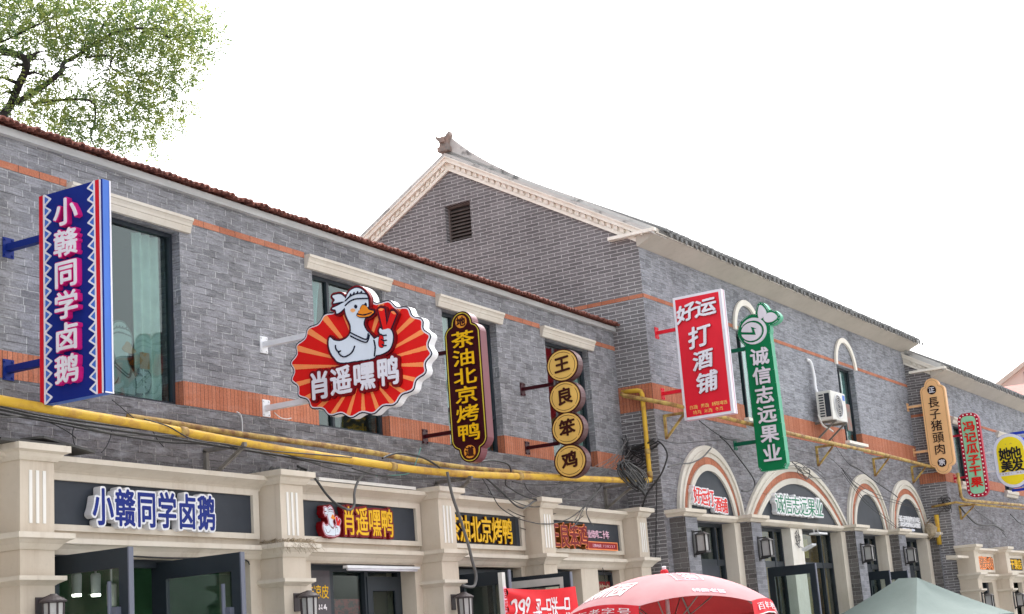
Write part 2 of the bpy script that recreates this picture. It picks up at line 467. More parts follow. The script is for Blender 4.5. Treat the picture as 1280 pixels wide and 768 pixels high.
def render_coat(name, col, col2, streak=(.36,.28,.21), amt=.55):
    m = bpy.data.materials.new(name); m.use_nodes = True
    nt = m.node_tree; N = nt.nodes.new; L = nt.links.new; b = nt.nodes['Principled BSDF']; b.inputs['Roughness'].default_value = .8; b.inputs['Specular IOR Level'].default_value = .2
    tc = N('ShaderNodeTexCoord')
    def noise(scale, lo, hi, top, det=6):
        mp = N('ShaderNodeMapping'); mp.inputs['Scale'].default_value = scale; L(tc.outputs['Object'], mp.inputs['Vector'])
        n = N('ShaderNodeTexNoise'); n.inputs['Scale'].default_value = 1; n.inputs['Detail'].default_value = det; n.inputs['Roughness'].default_value = .62; L(mp.outputs[0], n.inputs['Vector'])
        r = N('ShaderNodeMapRange'); r.inputs[1].default_value = lo; r.inputs[2].default_value = hi; r.inputs[4].default_value = top; L(n.outputs['Fac'], r.inputs[0]); return r.outputs[0], n.outputs['Fac']
    def mix(f, a, c):
        x = N('ShaderNodeMix'); x.data_type = 'RGBA'; L(f, x.inputs[0])
        for s_, i in ((a,6),(c,7)):
            if hasattr(s_, 'links'): L(s_, x.inputs[i])
            else: x.inputs[i].default_value = (*s_,1)
        return x.outputs[2]
    f1, _ = noise((1.6,1.6,1.6), .35, .65, 1.0)
    f2, _ = noise((9,9,.55), .54, .76, amt)
    f3, n3 = noise((26,26,26), .58, .8, .35)
    c = mix(f3, mix(f2, mix(f1, col, col2), streak), tuple(x*.6 for x in col))
    L(c, b.inputs['Base Color'])
    bp = N('ShaderNodeBump'); bp.inputs['Strength'].default_value = .22; bp.inputs['Distance'].default_value = .006; L(n3, bp.inputs['Height']); L(bp.outputs[0], b.inputs['Normal'])
    return m

def glass(name, tint=(.5,.58,.56), rough=.02, refl=1.0):
    m = bpy.data.materials.new(name); m.use_nodes = True
    nt = m.node_tree; N = nt.nodes.new; L = nt.links.new
    nt.nodes.remove(nt.nodes['Principled BSDF'])
    o = nt.nodes['Material Output']
    tr = N('ShaderNodeBsdfTransparent'); tr.inputs[0].default_value = (*tint,1)
    gl = N('ShaderNodeBsdfGlossy'); gl.inputs['Roughness'].default_value = rough; gl.inputs[0].default_value = (refl*.95, refl, refl*.99, 1)
    fr = N('ShaderNodeFresnel'); ge = N('ShaderNodeNewGeometry'); ir = N('ShaderNodeMapRange'); ir.inputs[3].default_value = 1.52; ir.inputs[4].default_value = 1/1.52; L(ge.outputs['Backfacing'], ir.inputs[0]); L(ir.outputs[0], fr.inputs[0])
    n = N('ShaderNodeTexNoise'); n.inputs['Scale'].default_value = 1.3; tc = N('ShaderNodeTexCoord'); L(tc.outputs['Object'], n.inputs['Vector'])
    bp = N('ShaderNodeBump'); bp.inputs['Strength'].default_value = .12; bp.inputs['Distance'].default_value = .05; L(n.outputs['Fac'], bp.inputs['Height']); L(bp.outputs[0], gl.inputs['Normal'])
    mx = N('ShaderNodeMixShader'); L(fr.outputs[0], mx.inputs[0]); L(tr.outputs[0], mx.inputs[1]); L(gl.outputs[0], mx.inputs[2])
    L(mx.outputs[0], o.inputs[0])
    return m

def emit(name, col, s):
    m = bpy.data.materials.new(name); m.use_nodes = True
    b = m.node_tree.nodes['Principled BSDF']; b.inputs['Base Color'].default_value = (*col,1)
    b.inputs['Emission Color'].default_value = (*col,1); b.inputs['Emission Strength'].default_value = s
    return m
def S(r, g, b):                                     # sRGB 0-255 to linear
    f = lambda x: (x/255/12.92 if x <= 10.3 else ((x/255+.055)/1.055)**2.4)
    return (f(r), f(g), f(b))

def leafmat(name, c1, c2, tr):
    m = bpy.data.materials.new(name); m.use_nodes = True
    nt = m.node_tree; N = nt.nodes.new; L = nt.links.new
    b = nt.nodes['Principled BSDF']; o = nt.nodes['Material Output']; b.inputs['Roughness'].default_value = .55
    tc = N('ShaderNodeTexCoord'); n = N('ShaderNodeTexNoise'); n.inputs['Scale'].default_value = 1.1; n.inputs['Detail'].default_value = 5; n.inputs['Roughness'].default_value = .7
    L(tc.outputs['Object'], n.inputs['Vector'])
    r = N('ShaderNodeValToRGB'); r.color_ramp.elements[0].position = .36; r.color_ramp.elements[1].position = .64
    r.color_ramp.elements[0].color = (*c1,1); r.color_ramp.elements[1].color = (*c2,1)
    L(n.outputs['Fac'], r.inputs['Fac']); L(r.outputs[0], b.inputs['Base Color'])
    t = N('ShaderNodeBsdfTranslucent'); L(r.outputs[0], t.inputs[0])
    mx = N('ShaderNodeMixShader'); mx.inputs[0].default_value = tr; L(b.outputs[0], mx.inputs[1]); L(t.outputs[0], mx.inputs[2]); L(mx.outputs[0], o.inputs[0])
    return m

M = {}
M['brick1'] = brick('grey_brick', (.155,.154,.166), (.265,.264,.284), (.42,.42,.42), .243, .07, .0042, smear=(.40,.405,.43), smear_amt=.6, lower=(.66,.62,.60), edge=.005, tint=(.10,.10,.106), loose=True, stain=(.72,.70,.68))
M['brick2'] = brick('grey_street_brick', (.178,.183,.203), (.31,.318,.35), (.45,.455,.47), .243, .062, .004, smear=(.39,.405,.44), smear_amt=.6, lower=(.80,.75,.73), zsplit=5.1, edge=.005, tint=(.11,.114,.13), loose=True, stain=(.74,.73,.72))
M['gable'] = brick('gable_brick', (.138,.132,.137), (.192,.184,.19), (.45,.44,.445), .25, .057, .0062, edge=.004, bump=.5, tint=(.22,.212,.215), stain=(.78,.76,.75))
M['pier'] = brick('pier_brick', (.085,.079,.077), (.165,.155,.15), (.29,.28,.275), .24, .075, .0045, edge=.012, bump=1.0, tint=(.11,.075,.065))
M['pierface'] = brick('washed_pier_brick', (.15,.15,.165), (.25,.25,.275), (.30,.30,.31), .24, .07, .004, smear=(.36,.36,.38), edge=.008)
M['orange'] = brick('orange_brick', (.36,.125,.07), (.45,.17,.10), (.09,.06,.05), .245, .5, .004, edge=.002, smear=(.55,.30,.20), smear_amt=.35)
M['soldier'] = brick('orange_soldier_brick', (.38,.125,.065), (.49,.185,.105), (.09,.05,.04), .057, 3.0, .0035, edge=.002, off=0, smear=(.5,.26,.2), smear_amt=.35)
M['cream'] = render_coat('cream_render', (.61,.54,.45), (.54,.465,.375), amt=.45)
M['cream_w'] = render_coat('pale_cream_render', (.65,.59,.505), (.58,.515,.425), amt=.36)
M['arch_w'] = render_coat('arch_plaster', (.62,.585,.52), (.56,.52,.45), amt=.35)
M['flute'] = mat('white_flute', (.72,.70,.66), .7)
M['lintel'] = render_coat('lintel_plaster', (.60,.56,.49), (.54,.49,.42), amt=.3)
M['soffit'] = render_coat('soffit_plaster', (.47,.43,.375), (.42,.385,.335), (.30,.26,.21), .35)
M['rake'] = mat('white_rake_plaster', (.84,.80,.73), .8, col2=(.74,.69,.60), nscale=4)
M['flash'] = mat('weathered_white_board', (.52,.52,.515), .7, col2=(.36,.36,.355), nscale=4, stretch=(.4,1,3))
M['tile_r'] = mat('brown_clay_tile', (.30,.115,.085), .75, col2=(.08,.033,.028), nscale=16, spec=.2)
M['tile_g'] = mat('grey_clay_tile', (.20,.20,.195), .85, col2=(.09,.09,.09), nscale=7)
M['ridge'] = mat('weathered_ridge_mortar', (.52,.51,.49), .9, col2=(.15,.15,.145), nscale=5, thr=(.33,.47), bump=.6, bscale=20)
M['ridge_d'] = mat('dark_ridge_tile', (.20,.20,.195), .9, col2=(.08,.08,.08), nscale=5)
M['ornament'] = mat('ridge_ornament_clay', (.33,.22,.18), .8, col2=(.17,.16,.15), nscale=9)
M['slate'] = mat('slate_panel', (.036,.042,.053), .5, var=.18, nscale=2, spec=.2)
M['frame'] = mat('dark_slate_frame', (.021,.028,.036), .45, var=.15, nscale=3, spec=.3)
M['frame_lt'] = mat('worn_frame_edge', (.11,.12,.16), .45)
M['louver'] = mat('brown_louver', (.15,.125,.115), .6, var=.2)
M['glass'] = glass('window_glass', (.70,.79,.77))
M['glass_d'] = glass('door_glass', (.80,.86,.84), refl=.85)
M['room'] = mat('dim_room', (.16,.19,.185), .9)
M['room_g'] = mat('green_shop_wall', (.09,.24,.12), .8, var=.3, nscale=1)
M['room_w'] = mat('pale_shop_wall', (.30,.31,.28), .9)
M['wood'] = mat('shop_timber', (.62,.34,.11), .6, var=.35, nscale=3, stretch=(4,4,.4))
M['curtain'] = mat('pale_curtain', (.62,.70,.66), .9, var=.1)
M['curtain_b'] = mat('blue_curtain', (.34,.52,.54), .9, var=.15)
M['black'] = mat('black_iron', (.022,.02,.021), .5)
M['lampcap'] = mat('brown_iron', (.05,.038,.04), .55, var=.2)
M['lampglass'] = mat('frosted_lamp_glass', (.42,.41,.40), .25, var=.08)
M['steel'] = mat('grey_galvanised_steel', (.19,.175,.155), .6, metal=.2, var=.3, nscale=9)
M['yellow'] = mat('yellow_gas_paint', (.60,.37,.04), .55, col2=(.40,.21,.045), nscale=5, thr=(.33,.52), bump=.25, bscale=60, spec=.25)
M['yellow_d'] = mat('dirty_yellow_paint', (.50,.35,.10), .6, col2=(.22,.11,.045), nscale=7, thr=(.38,.6), bump=.25, bscale=60, spec=.25)
M['cab_k'] = mat('black_cable', (.02,.02,.021), .5)
M['cab_g'] = mat('grey_cable', (.10,.098,.095), .6)
M['cab_w'] = mat('white_cable', (.6,.6,.6), .5)
M['cab_t'] = mat('teal_string', (.08,.30,.25), .6)
M['white'] = mat('white_enamel', (.78,.78,.79), .4, var=.03)
M['whitep'] = mat('white_metal', (.70,.70,.72), .4, var=.06)
M['offwhite'] = mat('aged_white_plastic', (.62,.61,.57), .5, var=.08)
def pnt(name, rgb, rough=.5, var=.04): return mat(name, tuple(x*.92 for x in S(*rgb)), rough, var=.09, nscale=2.2, stretch=(1,1,.4), spec=.2)
M['navy'] = pnt('navy_acrylic', (14,38,124)); M['blue'] = pnt('mid_blue_acrylic', (70,112,196)); M['blue_arm'] = pnt('blue_steel', (20,42,120))
M['red'] = pnt('red_acrylic', (205,20,40)); M['sred'] = pnt('scarlet_acrylic', (224,26,22)); M['peach'] = pnt('peach_acrylic', (252,150,88))
M['pink'] = pnt('magenta_acrylic', (214,34,126)); M['lpink'] = pnt('pale_pink_acrylic', (240,196,214)); M['dred'] = pnt('dark_red_acrylic', (120,8,18)); M['ink'] = pnt('ink_navy_vinyl', (18,22,44))
M['letter'] = pnt('white_letter_acrylic', (226,224,232)); M['duckw'] = pnt('duck_white', (218,226,236)); M['orange_p'] = pnt('beak_orange', (236,140,36)); M['cheek'] = pnt('cheek_orange', (246,176,112))
M['maroon'] = pnt('maroon_lacquer', (58,14,22), .3); M['maroon_s'] = pnt('maroon_side', (116,58,66), .28); M['gold'] = pnt('gold_yellow', (236,184,20)); M['goldline'] = pnt('lemon_line', (212,196,70)); M['amber'] = pnt('amber_disc', (230,152,52))
M['bronze'] = pnt('bronze_letter_side', (120,72,28)); M['dred2'] = pnt('dark_red_plate', (150,34,34)); M['brown'] = pnt('dark_brown_letter', (62,24,18)); M['brown_s'] = pnt('brown_lightbox_side', (84,50,52), .3); M['sand'] = pnt('sand_yellow_face', (232,190,104))
M['crimson'] = pnt('crimson_face', (222,34,52)); M['pinkside'] = pnt('pink_side', (222,176,190))
M['green'] = pnt('green_face', (4,122,74)); M['green_s'] = pnt('pale_green_side', (90,170,138)); M['green_arm'] = pnt('green_steel', (12,96,70))
M['tan'] = pnt('tan_face', (238,188,134)); M['tan_s'] = pnt('tan_side', (226,178,132)); M['tanline'] = pnt('tan_groove', (150,110,80)); M['dbrown'] = pnt('near_black_brown', (40,28,30))
M['mint'] = pnt('mint_face', (150,212,174)); M['cherry'] = pnt('cherry_border', (176,22,54)); M['bulb'] = pnt('white_bulb', (250,240,240)); M['redl'] = pnt('red_letter', (216,34,28))
M['lemon'] = pnt('lemon_face', (246,224,44)); M['blk'] = pnt('black_letter', (34,34,36)); M['rim'] = pnt('cool_white_rim', (222,226,240)); M['bluef'] = pnt('royal_blue_frame', (40,66,180))
M['grn_l'] = pnt('green_letter', (20,120,84)); M['canvas_p'] = mat('faded_pink_canvas', (.315,.155,.165), .85, col2=(.29,.105,.115), nscale=1.6, thr=(.3,.62)); M['canvas_r'] = mat('red_canvas', S(214,42,52), .8, var=.1)
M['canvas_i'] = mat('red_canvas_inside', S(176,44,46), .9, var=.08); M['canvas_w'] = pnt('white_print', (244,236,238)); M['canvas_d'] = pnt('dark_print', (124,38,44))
M['tent'] = mat('sea_green_tent_canvas', (.17,.215,.20), .85, col2=(.14,.182,.168), nscale=1.6, bump=.5, bscale=5)
M['banner'] = mat('red_banner_cloth', S(226,32,42), .7, var=.06, nscale=4)
M['bark'] = mat('dark_bark', (.016,.013,.013), .9, var=.4, nscale=14, bump=.8, bscale=25)
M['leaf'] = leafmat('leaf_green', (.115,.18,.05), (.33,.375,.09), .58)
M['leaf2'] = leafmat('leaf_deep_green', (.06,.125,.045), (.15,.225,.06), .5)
M['straw'] = mat('dry_straw', (.36,.29,.2), .9, var=.3)
M['paving'] = mat('grey_paving', (.28,.275,.265), .9, var=.2, nscale=.8)
M['house'] = mat('pinkish_render', (.52,.45,.40), .85); M['house_r'] = mat('faded_red_roof', (.50,.19,.16), .8, var=.15)
M['spot'] = emit('lit_spot_lens', (1,.96,.86), 6)
M['patch'] = mat('old_plaster_patch', (.33,.24,.19), .9, var=.2)
CABLES = [
('run1',0.008,'k',[(8.32,9.62,3.887),(8.644,9.62,3.862),(9.158,9.62,3.832),(9.709,9.62,3.814),(10.51,9.62,3.799),(11.633,9.62,3.768),(12.921,9.62,3.742),(13.49,9.62,3.731)]),
('run2',0.007,'k',[(8.354,9.66,3.864),(8.68,9.66,3.838),(9.196,9.66,3.821),(9.749,9.66,3.788),(10.552,9.66,3.763),(11.212,9.66,3.787),(12.051,9.66,3.774),(12.972,9.66,3.726)]),
('run3',0.006,'k',[(8.302,9.6,3.914),(8.626,9.6,3.883),(9.051,9.6,3.853),(9.595,9.6,3.843),(10.282,9.6,3.842),(10.923,9.6,3.877),(11.858,9.6,3.863)]),
('run4',0.006,'g',[(8.337,9.64,3.834),(8.662,9.64,3.807),(9.001,9.64,3.84),(9.448,9.64,3.821),(10.02,9.64,3.781),(10.856,9.64,3.831),(11.658,9.64,3.789),(12.214,9.64,3.735)]),
('loop',0.005,'k',[(9.701,9.85,3.888),(9.662,9.85,3.8),(9.671,9.85,3.716),(9.707,9.85,3.648)]),
('loop',0.005,'k',[(10.139,9.85,3.863),(10.107,9.85,3.766),(10.056,9.85,3.69),(10.005,9.85,3.643)]),
('loop',0.005,'k',[(10.656,9.85,3.91),(10.728,9.85,3.818),(10.812,9.85,3.757)]),
('loop',0.006,'k',[(9.331,9.85,3.874),(9.514,9.85,3.828),(9.634,9.85,3.783),(9.699,9.85,3.746)]),
('twig',0.005,'k',[(9.836,9.55,4.058),(9.933,9.55,4.011),(10.08,9.55,3.932),(10.179,9.55,3.891),(10.436,9.55,3.871),(10.864,9.55,3.827)]),
('wrap',0.006,'k',[(10.178,9.5,3.913),(10.487,9.5,3.876),(10.806,9.5,3.785),(11.256,9.5,3.777),(11.853,9.5,3.762),(12.629,9.5,3.781),(13.33,9.5,3.799)]),
('hose',0.02,'k',[(12.51,9.6,3.661),(12.668,9.6,3.63),(12.81,9.6,3.54),(12.978,9.6,3.399),(13.139,9.6,3.306),(13.306,9.6,3.259)]),
('hose2',0.02,'g',[(13.306,9.6,3.259),(13.407,9.6,3.259),(13.47,9.6,3.322),(13.481,9.6,3.443),(13.55,9.6,3.559),(13.646,9.6,3.634),(13.787,9.6,3.705),(13.883,9.6,3.755)]),
('drop',0.026,'g',[(15.145,9.45,3.757),(15.169,9.45,3.665),(15.232,9.45,3.463),(15.361,9.45,3.226),(15.502,9.45,2.931),(15.581,9.45,2.709),(15.635,9.45,2.57),(15.593,9.45,2.458),(15.491,9.45,2.43),(15.316,9.45,2.448)]),
('arc',0.012,'k',[(15.915,9.5,3.921),(16.109,9.5,3.959),(16.343,9.5,3.981),(16.598,9.5,3.974),(16.713,9.5,3.936),(16.743,9.5,3.868)]),
('arc2',0.012,'k',[(13.901,9.5,3.832),(14.045,9.5,3.878),(14.206,9.5,3.913),(14.384,9.5,3.922),(14.661,9.5,3.906),(14.875,9.5,3.866),(15.073,9.5,3.805)]),
('droop',0.007,'k',[(16.173,9.6,3.774),(16.294,9.6,3.672),(16.43,9.6,3.541),(16.589,9.6,3.419),(16.955,9.6,3.314),(17.259,9.6,3.275),(17.596,9.6,3.257),(18.016,9.6,3.282),(18.539,9.6,3.399),(19.136,9.6,3.656),(19.448,9.6,3.864)]),
('droop2',0.012,'k',[(16.251,9.6,3.779),(16.434,9.6,3.71),(16.62,9.6,3.631),(16.901,9.6,3.494),(17.037,9.6,3.45),(17.159,9.6,3.44)]),
('droop2b',0.013,'g',[(17.159,9.6,3.44),(17.312,9.6,3.483),(17.515,9.6,3.554),(18.071,9.6,3.603),(18.766,9.6,3.616)]),
('droop3',0.01,'k',[(16.786,9.6,3.812),(16.752,9.6,3.719),(16.906,9.6,3.667),(17.103,9.6,3.616),(17.307,9.6,3.585),(17.538,9.6,3.566)]),
('droop4',0.006,'k',[(16.288,9.6,3.771),(16.506,9.6,3.664),(16.789,9.6,3.559),(17.085,9.6,3.493),(17.458,9.6,3.469),(17.947,9.6,3.533),(18.474,9.6,3.688),(18.928,9.6,3.845)]),
('droop5',0.005,'k',[(17.482,9.85,3.227),(17.797,9.85,3.196),(18.124,9.85,3.185),(18.581,9.85,3.21),(18.952,9.85,3.321),(19.474,9.85,3.52)]),
('droop6',0.006,'k',[(16.921,9.6,3.769),(17.333,9.6,3.752),(17.99,9.6,3.791),(18.692,9.6,3.864),(19.438,9.6,3.943)]),
('fan',0.005,'g',[(19.476,9.6,3.877),(19.144,9.6,3.701),(18.874,9.6,3.555),(18.657,9.6,3.403),(18.496,9.6,3.289)]),
('fan',0.005,'g',[(19.608,9.6,3.907),(19.348,9.6,3.734),(19.074,9.6,3.586),(18.931,9.6,3.47),(19.028,9.6,3.341),(19.115,9.6,3.289)]),
('fan',0.005,'g',[(19.313,9.6,3.811),(19.44,9.6,3.694),(19.374,9.6,3.612),(19.114,9.6,3.544)]),
('teal',0.005,'t',[(14.844,9.6,4.035),(14.763,9.6,3.917),(14.667,9.6,3.79),(14.544,9.6,3.718),(14.33,9.6,3.686),(13.904,9.6,3.65)]),
('white',0.006,'w',[(11.882,9.85,4.198),(11.942,9.85,4.172),(11.962,9.85,4.084),(11.958,9.85,3.994)]),
('white',0.005,'w',[(12.483,9.85,4.25),(12.573,9.85,4.208),(12.679,9.85,4.201),(12.761,9.85,4.218)]),
('coil',0.009,'k',[(19.844,9.5,4.163),(20.038,9.5,4.083),(20.272,9.5,3.923),(20.529,9.5,3.855),(20.708,9.5,3.913),(20.52,9.5,4.067),(20.22,9.5,4.189),(19.96,9.5,4.217),(19.883,9.5,4.096),(20.165,9.5,3.928),(20.504,9.5,3.866)]),
('coil',0.009,'k',[(19.892,9.47,4.185),(20.072,9.47,4.035),(20.337,9.47,3.888),(20.564,9.47,3.925),(20.377,9.47,4.078),(20.08,9.47,4.198),(19.907,9.47,4.128),(20.166,9.47,3.971),(20.49,9.47,3.838)]),
('coil',0.007,'g',[(19.962,9.45,4.211),(20.202,9.45,4.088),(20.442,9.45,3.939),(20.563,9.45,3.863),(20.676,9.45,4),(20.483,9.45,4.13),(20.175,9.45,4.214)]),
('plug',0.022,'k',[(20.349,9.45,3.886),(20.499,9.45,3.824),(20.57,9.45,3.769)]),
('tangle',0.007,'k',[(21.088,9.93,4.083),(21.088,9.952,4.269),(21.086,9.895,4.42),(21.082,9.763,4.501),(21.077,9.61,4.529),(21.073,9.485,4.561),(21.07,9.386,4.596)]),
('tangle',0.007,'k',[(21.097,9.921,4.621),(21.095,9.838,4.487),(21.09,9.712,4.385),(21.086,9.569,4.318),(21.088,9.646,4.23),(21.092,9.771,4.21)]),
('tangle',0.006,'k',[(21.068,9.933,4.485),(21.063,9.778,4.526),(21.058,9.65,4.448),(21.06,9.703,4.333),(21.065,9.855,4.316)]),
('tangle',0.006,'k',[(21.086,9.879,4.713),(21.087,9.91,4.545),(21.089,9.959,4.331),(21.088,9.939,4.121)]),
('tangle',0.012,'k',[(21.095,9.858,4.563),(21.09,9.692,4.578),(21.084,9.524,4.616),(21.081,9.44,4.641)]),
('stray',0.004,'g',[(18.222,9.6,3.826),(18.829,9.6,3.961),(19.469,9.6,4.104),(20.028,9.6,4.328),(20.331,9.6,4.504)]),
('stray',0.004,'g',[(18.702,9.6,3.92),(19.338,9.6,4.072),(19.884,9.6,4.259),(20.269,9.6,4.464),(20.408,9.6,4.618)]),
('stray',0.004,'g',[(19.096,9.62,3.891),(19.539,9.62,3.997),(19.993,9.62,4.211),(20.244,9.62,4.406)]),
('stray',0.004,'g',[(17.886,9.55,3.715),(18.483,9.55,3.879),(19.208,9.55,4.035),(19.821,9.55,4.19),(20.317,9.55,4.284)]),
('stray',0.004,'w',[(20.581,9.5,3.965),(20.655,9.5,4.052),(20.694,9.5,4.102)]),
('white',0.005,'w',[(21.118,9.949,4.985),(21.113,9.798,4.969),(21.109,9.662,4.956),(21.105,9.553,4.952)]),
('white',0.004,'g',[(21.127,9.909,3.937),(21.127,9.919,3.78),(21.128,9.939,3.649)]),
('big',0.014,'k',[(21.029,9.367,4.603),(21.026,9.282,4.518),(21.024,9.229,4.39),(21.025,9.253,4.285),(21.028,9.353,4.106),(21.033,9.488,3.966),(21.036,9.593,3.87),(21.039,9.672,3.759),(21.041,9.725,3.634)]),
('dropline',0.008,'k',[(21.072,9.459,4.037),(21.074,9.505,3.67),(21.075,9.555,3.258),(21.077,9.604,2.86)]),
('span',0.009,'k',[(22.469,9.258,5.028),(22.954,9.242,4.902),(23.403,9.227,4.821),(23.854,9.212,4.817),(24.672,9.185,4.861)]),
('span2',0.012,'k',[(23.216,9.233,4.832),(23.509,9.224,4.737),(23.733,9.216,4.608),(24.138,9.203,4.395),(24.424,9.193,4.21),(24.425,9.193,4.089),(24.163,9.202,3.995),(23.861,9.212,3.98)]),
('span3',0.007,'k',[(20.907,9.31,4.609),(21.504,9.29,4.595),(22.326,9.263,4.677),(23.331,9.23,4.789),(24.029,9.206,4.857)]),
('gray',0.012,'g',[(21.128,9.283,4.2),(21.502,9.27,4.273),(21.936,9.256,4.314),(22.402,9.24,4.433),(22.777,9.228,4.613)]),
('arch',0.006,'k',[(25.796,9.048,4.502),(26.298,9.031,4.535),(26.698,9.018,4.444),(26.917,9.01,4.384),(26.505,9.024,4.331),(26.227,9.033,4.43),(26.491,9.025,4.532),(27.078,9.005,4.511),(27.604,8.988,4.365)]),
('arch',0.006,'k',[(26.009,9.041,4.587),(26.354,9.029,4.466),(26.615,9.02,4.309),(26.824,9.013,4.466),(26.521,9.024,4.506)]),
('link',0.006,'k',[(27.079,9.125,4.409),(28.03,9.093,4.419),(28.853,9.066,4.543),(29.37,9.049,4.732)]),
('link',0.005,'k',[(28.565,9.076,5.237),(28.769,9.069,5.066),(29.305,9.051,4.806),(29.867,9.032,4.699)]),
('link2',0.012,'k',[(29.27,9.012,4.767),(29.802,8.995,4.706),(30.875,8.959,4.479),(31.731,8.93,4.325),(32.017,8.921,4.255)]),
('link3',0.006,'k',[(28.702,9.011,4.589),(29.236,8.993,4.325),(29.874,8.972,4.041),(31.209,8.928,3.691),(31.683,8.912,3.592)]),
('link3',0.006,'k',[(28.758,9.009,4.623),(29.429,8.987,4.35),(30.554,8.95,4.184),(32.372,8.889,4.1),(33.383,8.856,4.005)]),
('link4',0.008,'k',[(28.885,9.045,4.667),(28.988,9.042,4.58),(29.301,9.031,4.442),(29.624,9.02,4.318)]),
('link4',0.005,'k',[(25.25,9.166,4.913),(26.158,9.136,4.868),(27.129,9.103,4.852),(28.202,9.068,4.837),(28.919,9.044,4.638)]),
('right',0.02,'k',[(34.653,8.293,4.103),(35.142,8.277,3.935),(35.781,8.256,3.777),(36.654,8.227,3.759),(37.37,8.203,3.782),(38.156,8.177,3.672)]),
('right',0.014,'k',[(39.039,8.147,4.109),(39.378,8.136,4.023),(39.721,8.125,3.936),(40.414,8.102,3.878)]),
('right2',0.007,'k',[(35.542,8.263,4.213),(36.057,8.246,4.052),(36.937,8.217,3.899),(37.833,8.187,3.701),(38.326,8.171,3.523)]),
('gtangle',0.008,'g',[(34.133,8.675,4.228),(34.129,8.555,4.32),(34.126,8.445,4.343),(34.122,8.349,4.261),(34.125,8.438,4.131),(34.13,8.583,4.112),(34.133,8.668,4.016)]),
('gtangle',0.008,'k',[(34.129,8.555,4.32),(34.128,8.508,4.139),(34.123,8.378,4.054),(34.124,8.389,4.231),(34.129,8.539,4.178),(34.126,8.458,3.993)]),
('gwhite',0.005,'w',[(33.791,8.852,3.812),(34.325,8.834,3.954),(34.75,8.82,4.095),(35.051,8.81,4.216)]),
('gwhite',0.005,'w',[(33.885,8.849,3.763),(34.405,8.832,3.869),(34.849,8.817,4.045)]),
('coil',0.0076,'k',[(19.804,9.502,4.114),(19.962,9.502,4.08),(20.21,9.502,3.884),(20.512,9.502,3.83),(20.681,9.502,3.888),(20.481,9.502,4.023),(20.181,9.502,4.188),(19.914,9.502,4.208),(19.846,9.502,4.046),(20.133,9.502,3.91),(20.445,9.502,3.814)]),
('coil',0.0086,'k',[(19.923,9.499,4.228),(20.097,9.499,4.14),(20.334,9.499,3.989),(20.618,9.499,3.87),(20.752,9.499,3.935),(20.614,9.499,4.103),(20.293,9.499,4.216),(20.026,9.499,4.25),(19.94,9.499,4.14),(20.236,9.499,3.992),(20.581,9.499,3.931)]),
('coil',0.006,'k',[(19.978,9.492,4.244),(20.16,9.492,4.07),(20.414,9.492,3.901),(20.648,9.492,3.96),(20.428,9.492,4.083),(20.165,9.492,4.258),(19.946,9.492,4.177),(20.225,9.492,3.981),(20.542,9.492,3.885)]),
('coil',0.0056,'k',[(19.972,9.449,4.195),(20.162,9.449,4.084),(20.404,9.449,3.939),(20.62,9.449,3.92),(20.45,9.449,4.07),(20.129,9.449,4.213),(19.981,9.449,4.128),(20.206,9.449,4.014),(20.546,9.449,3.886)]),
('coil',0.0057,'g',[(20.042,9.445,4.21),(20.277,9.445,4.088),(20.54,9.445,3.932),(20.63,9.445,3.869),(20.732,9.445,3.981),(20.583,9.445,4.124),(20.249,9.445,4.178)]),
('coil',0.0059,'g',[(19.955,9.454,4.098),(20.194,9.454,4),(20.437,9.454,3.844),(20.56,9.454,3.791),(20.632,9.454,3.887),(20.478,9.454,4.071),(20.145,9.454,4.125)]),
('tangle',0.0051,'k',[(21.097,9.922,4.064),(21.093,9.944,4.237),(21.119,9.887,4.367),(21.103,9.755,4.491),(21.082,9.602,4.488),(21.108,9.477,4.521),(21.068,9.378,4.568)]),
('tangle',0.0051,'k',[(21.144,9.912,4.047),(21.145,9.934,4.217),(21.112,9.877,4.397),(21.141,9.745,4.466),(21.096,9.592,4.474),(21.11,9.467,4.51),(21.124,9.368,4.584)]),
('tangle',0.006,'k',[(21.058,9.911,4.667),(21.016,9.828,4.53),(21.051,9.702,4.427),(21.02,9.559,4.368),(21.026,9.636,4.28),(21.06,9.761,4.245)]),
('tangle',0.007,'k',[(21.004,9.941,4.716),(21.031,9.858,4.539),(21.016,9.732,4.474),(21.007,9.589,4.388),(20.986,9.666,4.289),(20.986,9.791,4.252)]),
('tangle',0.0037,'k',[(21.108,9.923,4.552),(21.104,9.768,4.606),(21.098,9.64,4.508),(21.047,9.693,4.404),(21.061,9.845,4.36)]),
('tangle',0.0059,'k',[(21.104,9.934,4.46),(21.077,9.779,4.532),(21.086,9.651,4.449),(21.08,9.704,4.299),(21.096,9.856,4.319)]),
('tangle',0.0055,'k',[(21.046,9.892,4.759),(21.036,9.923,4.643),(21.003,9.972,4.393),(21.015,9.952,4.199)]),
('tangle',0.0036,'k',[(21.045,9.878,4.74),(21.051,9.909,4.569),(21.104,9.958,4.402),(21.049,9.938,4.171)]),
('tangle',0.0103,'k',[(21.067,9.85,4.528),(21.038,9.684,4.541),(21.028,9.516,4.593),(21.061,9.432,4.607)]),
('tangle',0.0101,'k',[(21.036,9.844,4.533),(21.032,9.678,4.563),(21.004,9.51,4.586),(21.005,9.426,4.63)]),
('stray',0.0036,'g',[(18.202,9.614,3.827),(18.781,9.614,3.946),(19.442,9.614,4.116),(20.032,9.614,4.309),(20.333,9.614,4.51)]),
('stray',0.0045,'g',[(18.165,9.597,3.744),(18.78,9.597,3.866),(19.416,9.597,4.002),(19.938,9.597,4.228),(20.235,9.597,4.377)]),
('stray',0.0034,'g',[(18.802,9.568,3.786),(19.386,9.568,3.978),(19.938,9.568,4.165),(20.356,9.568,4.37),(20.512,9.568,4.508)]),
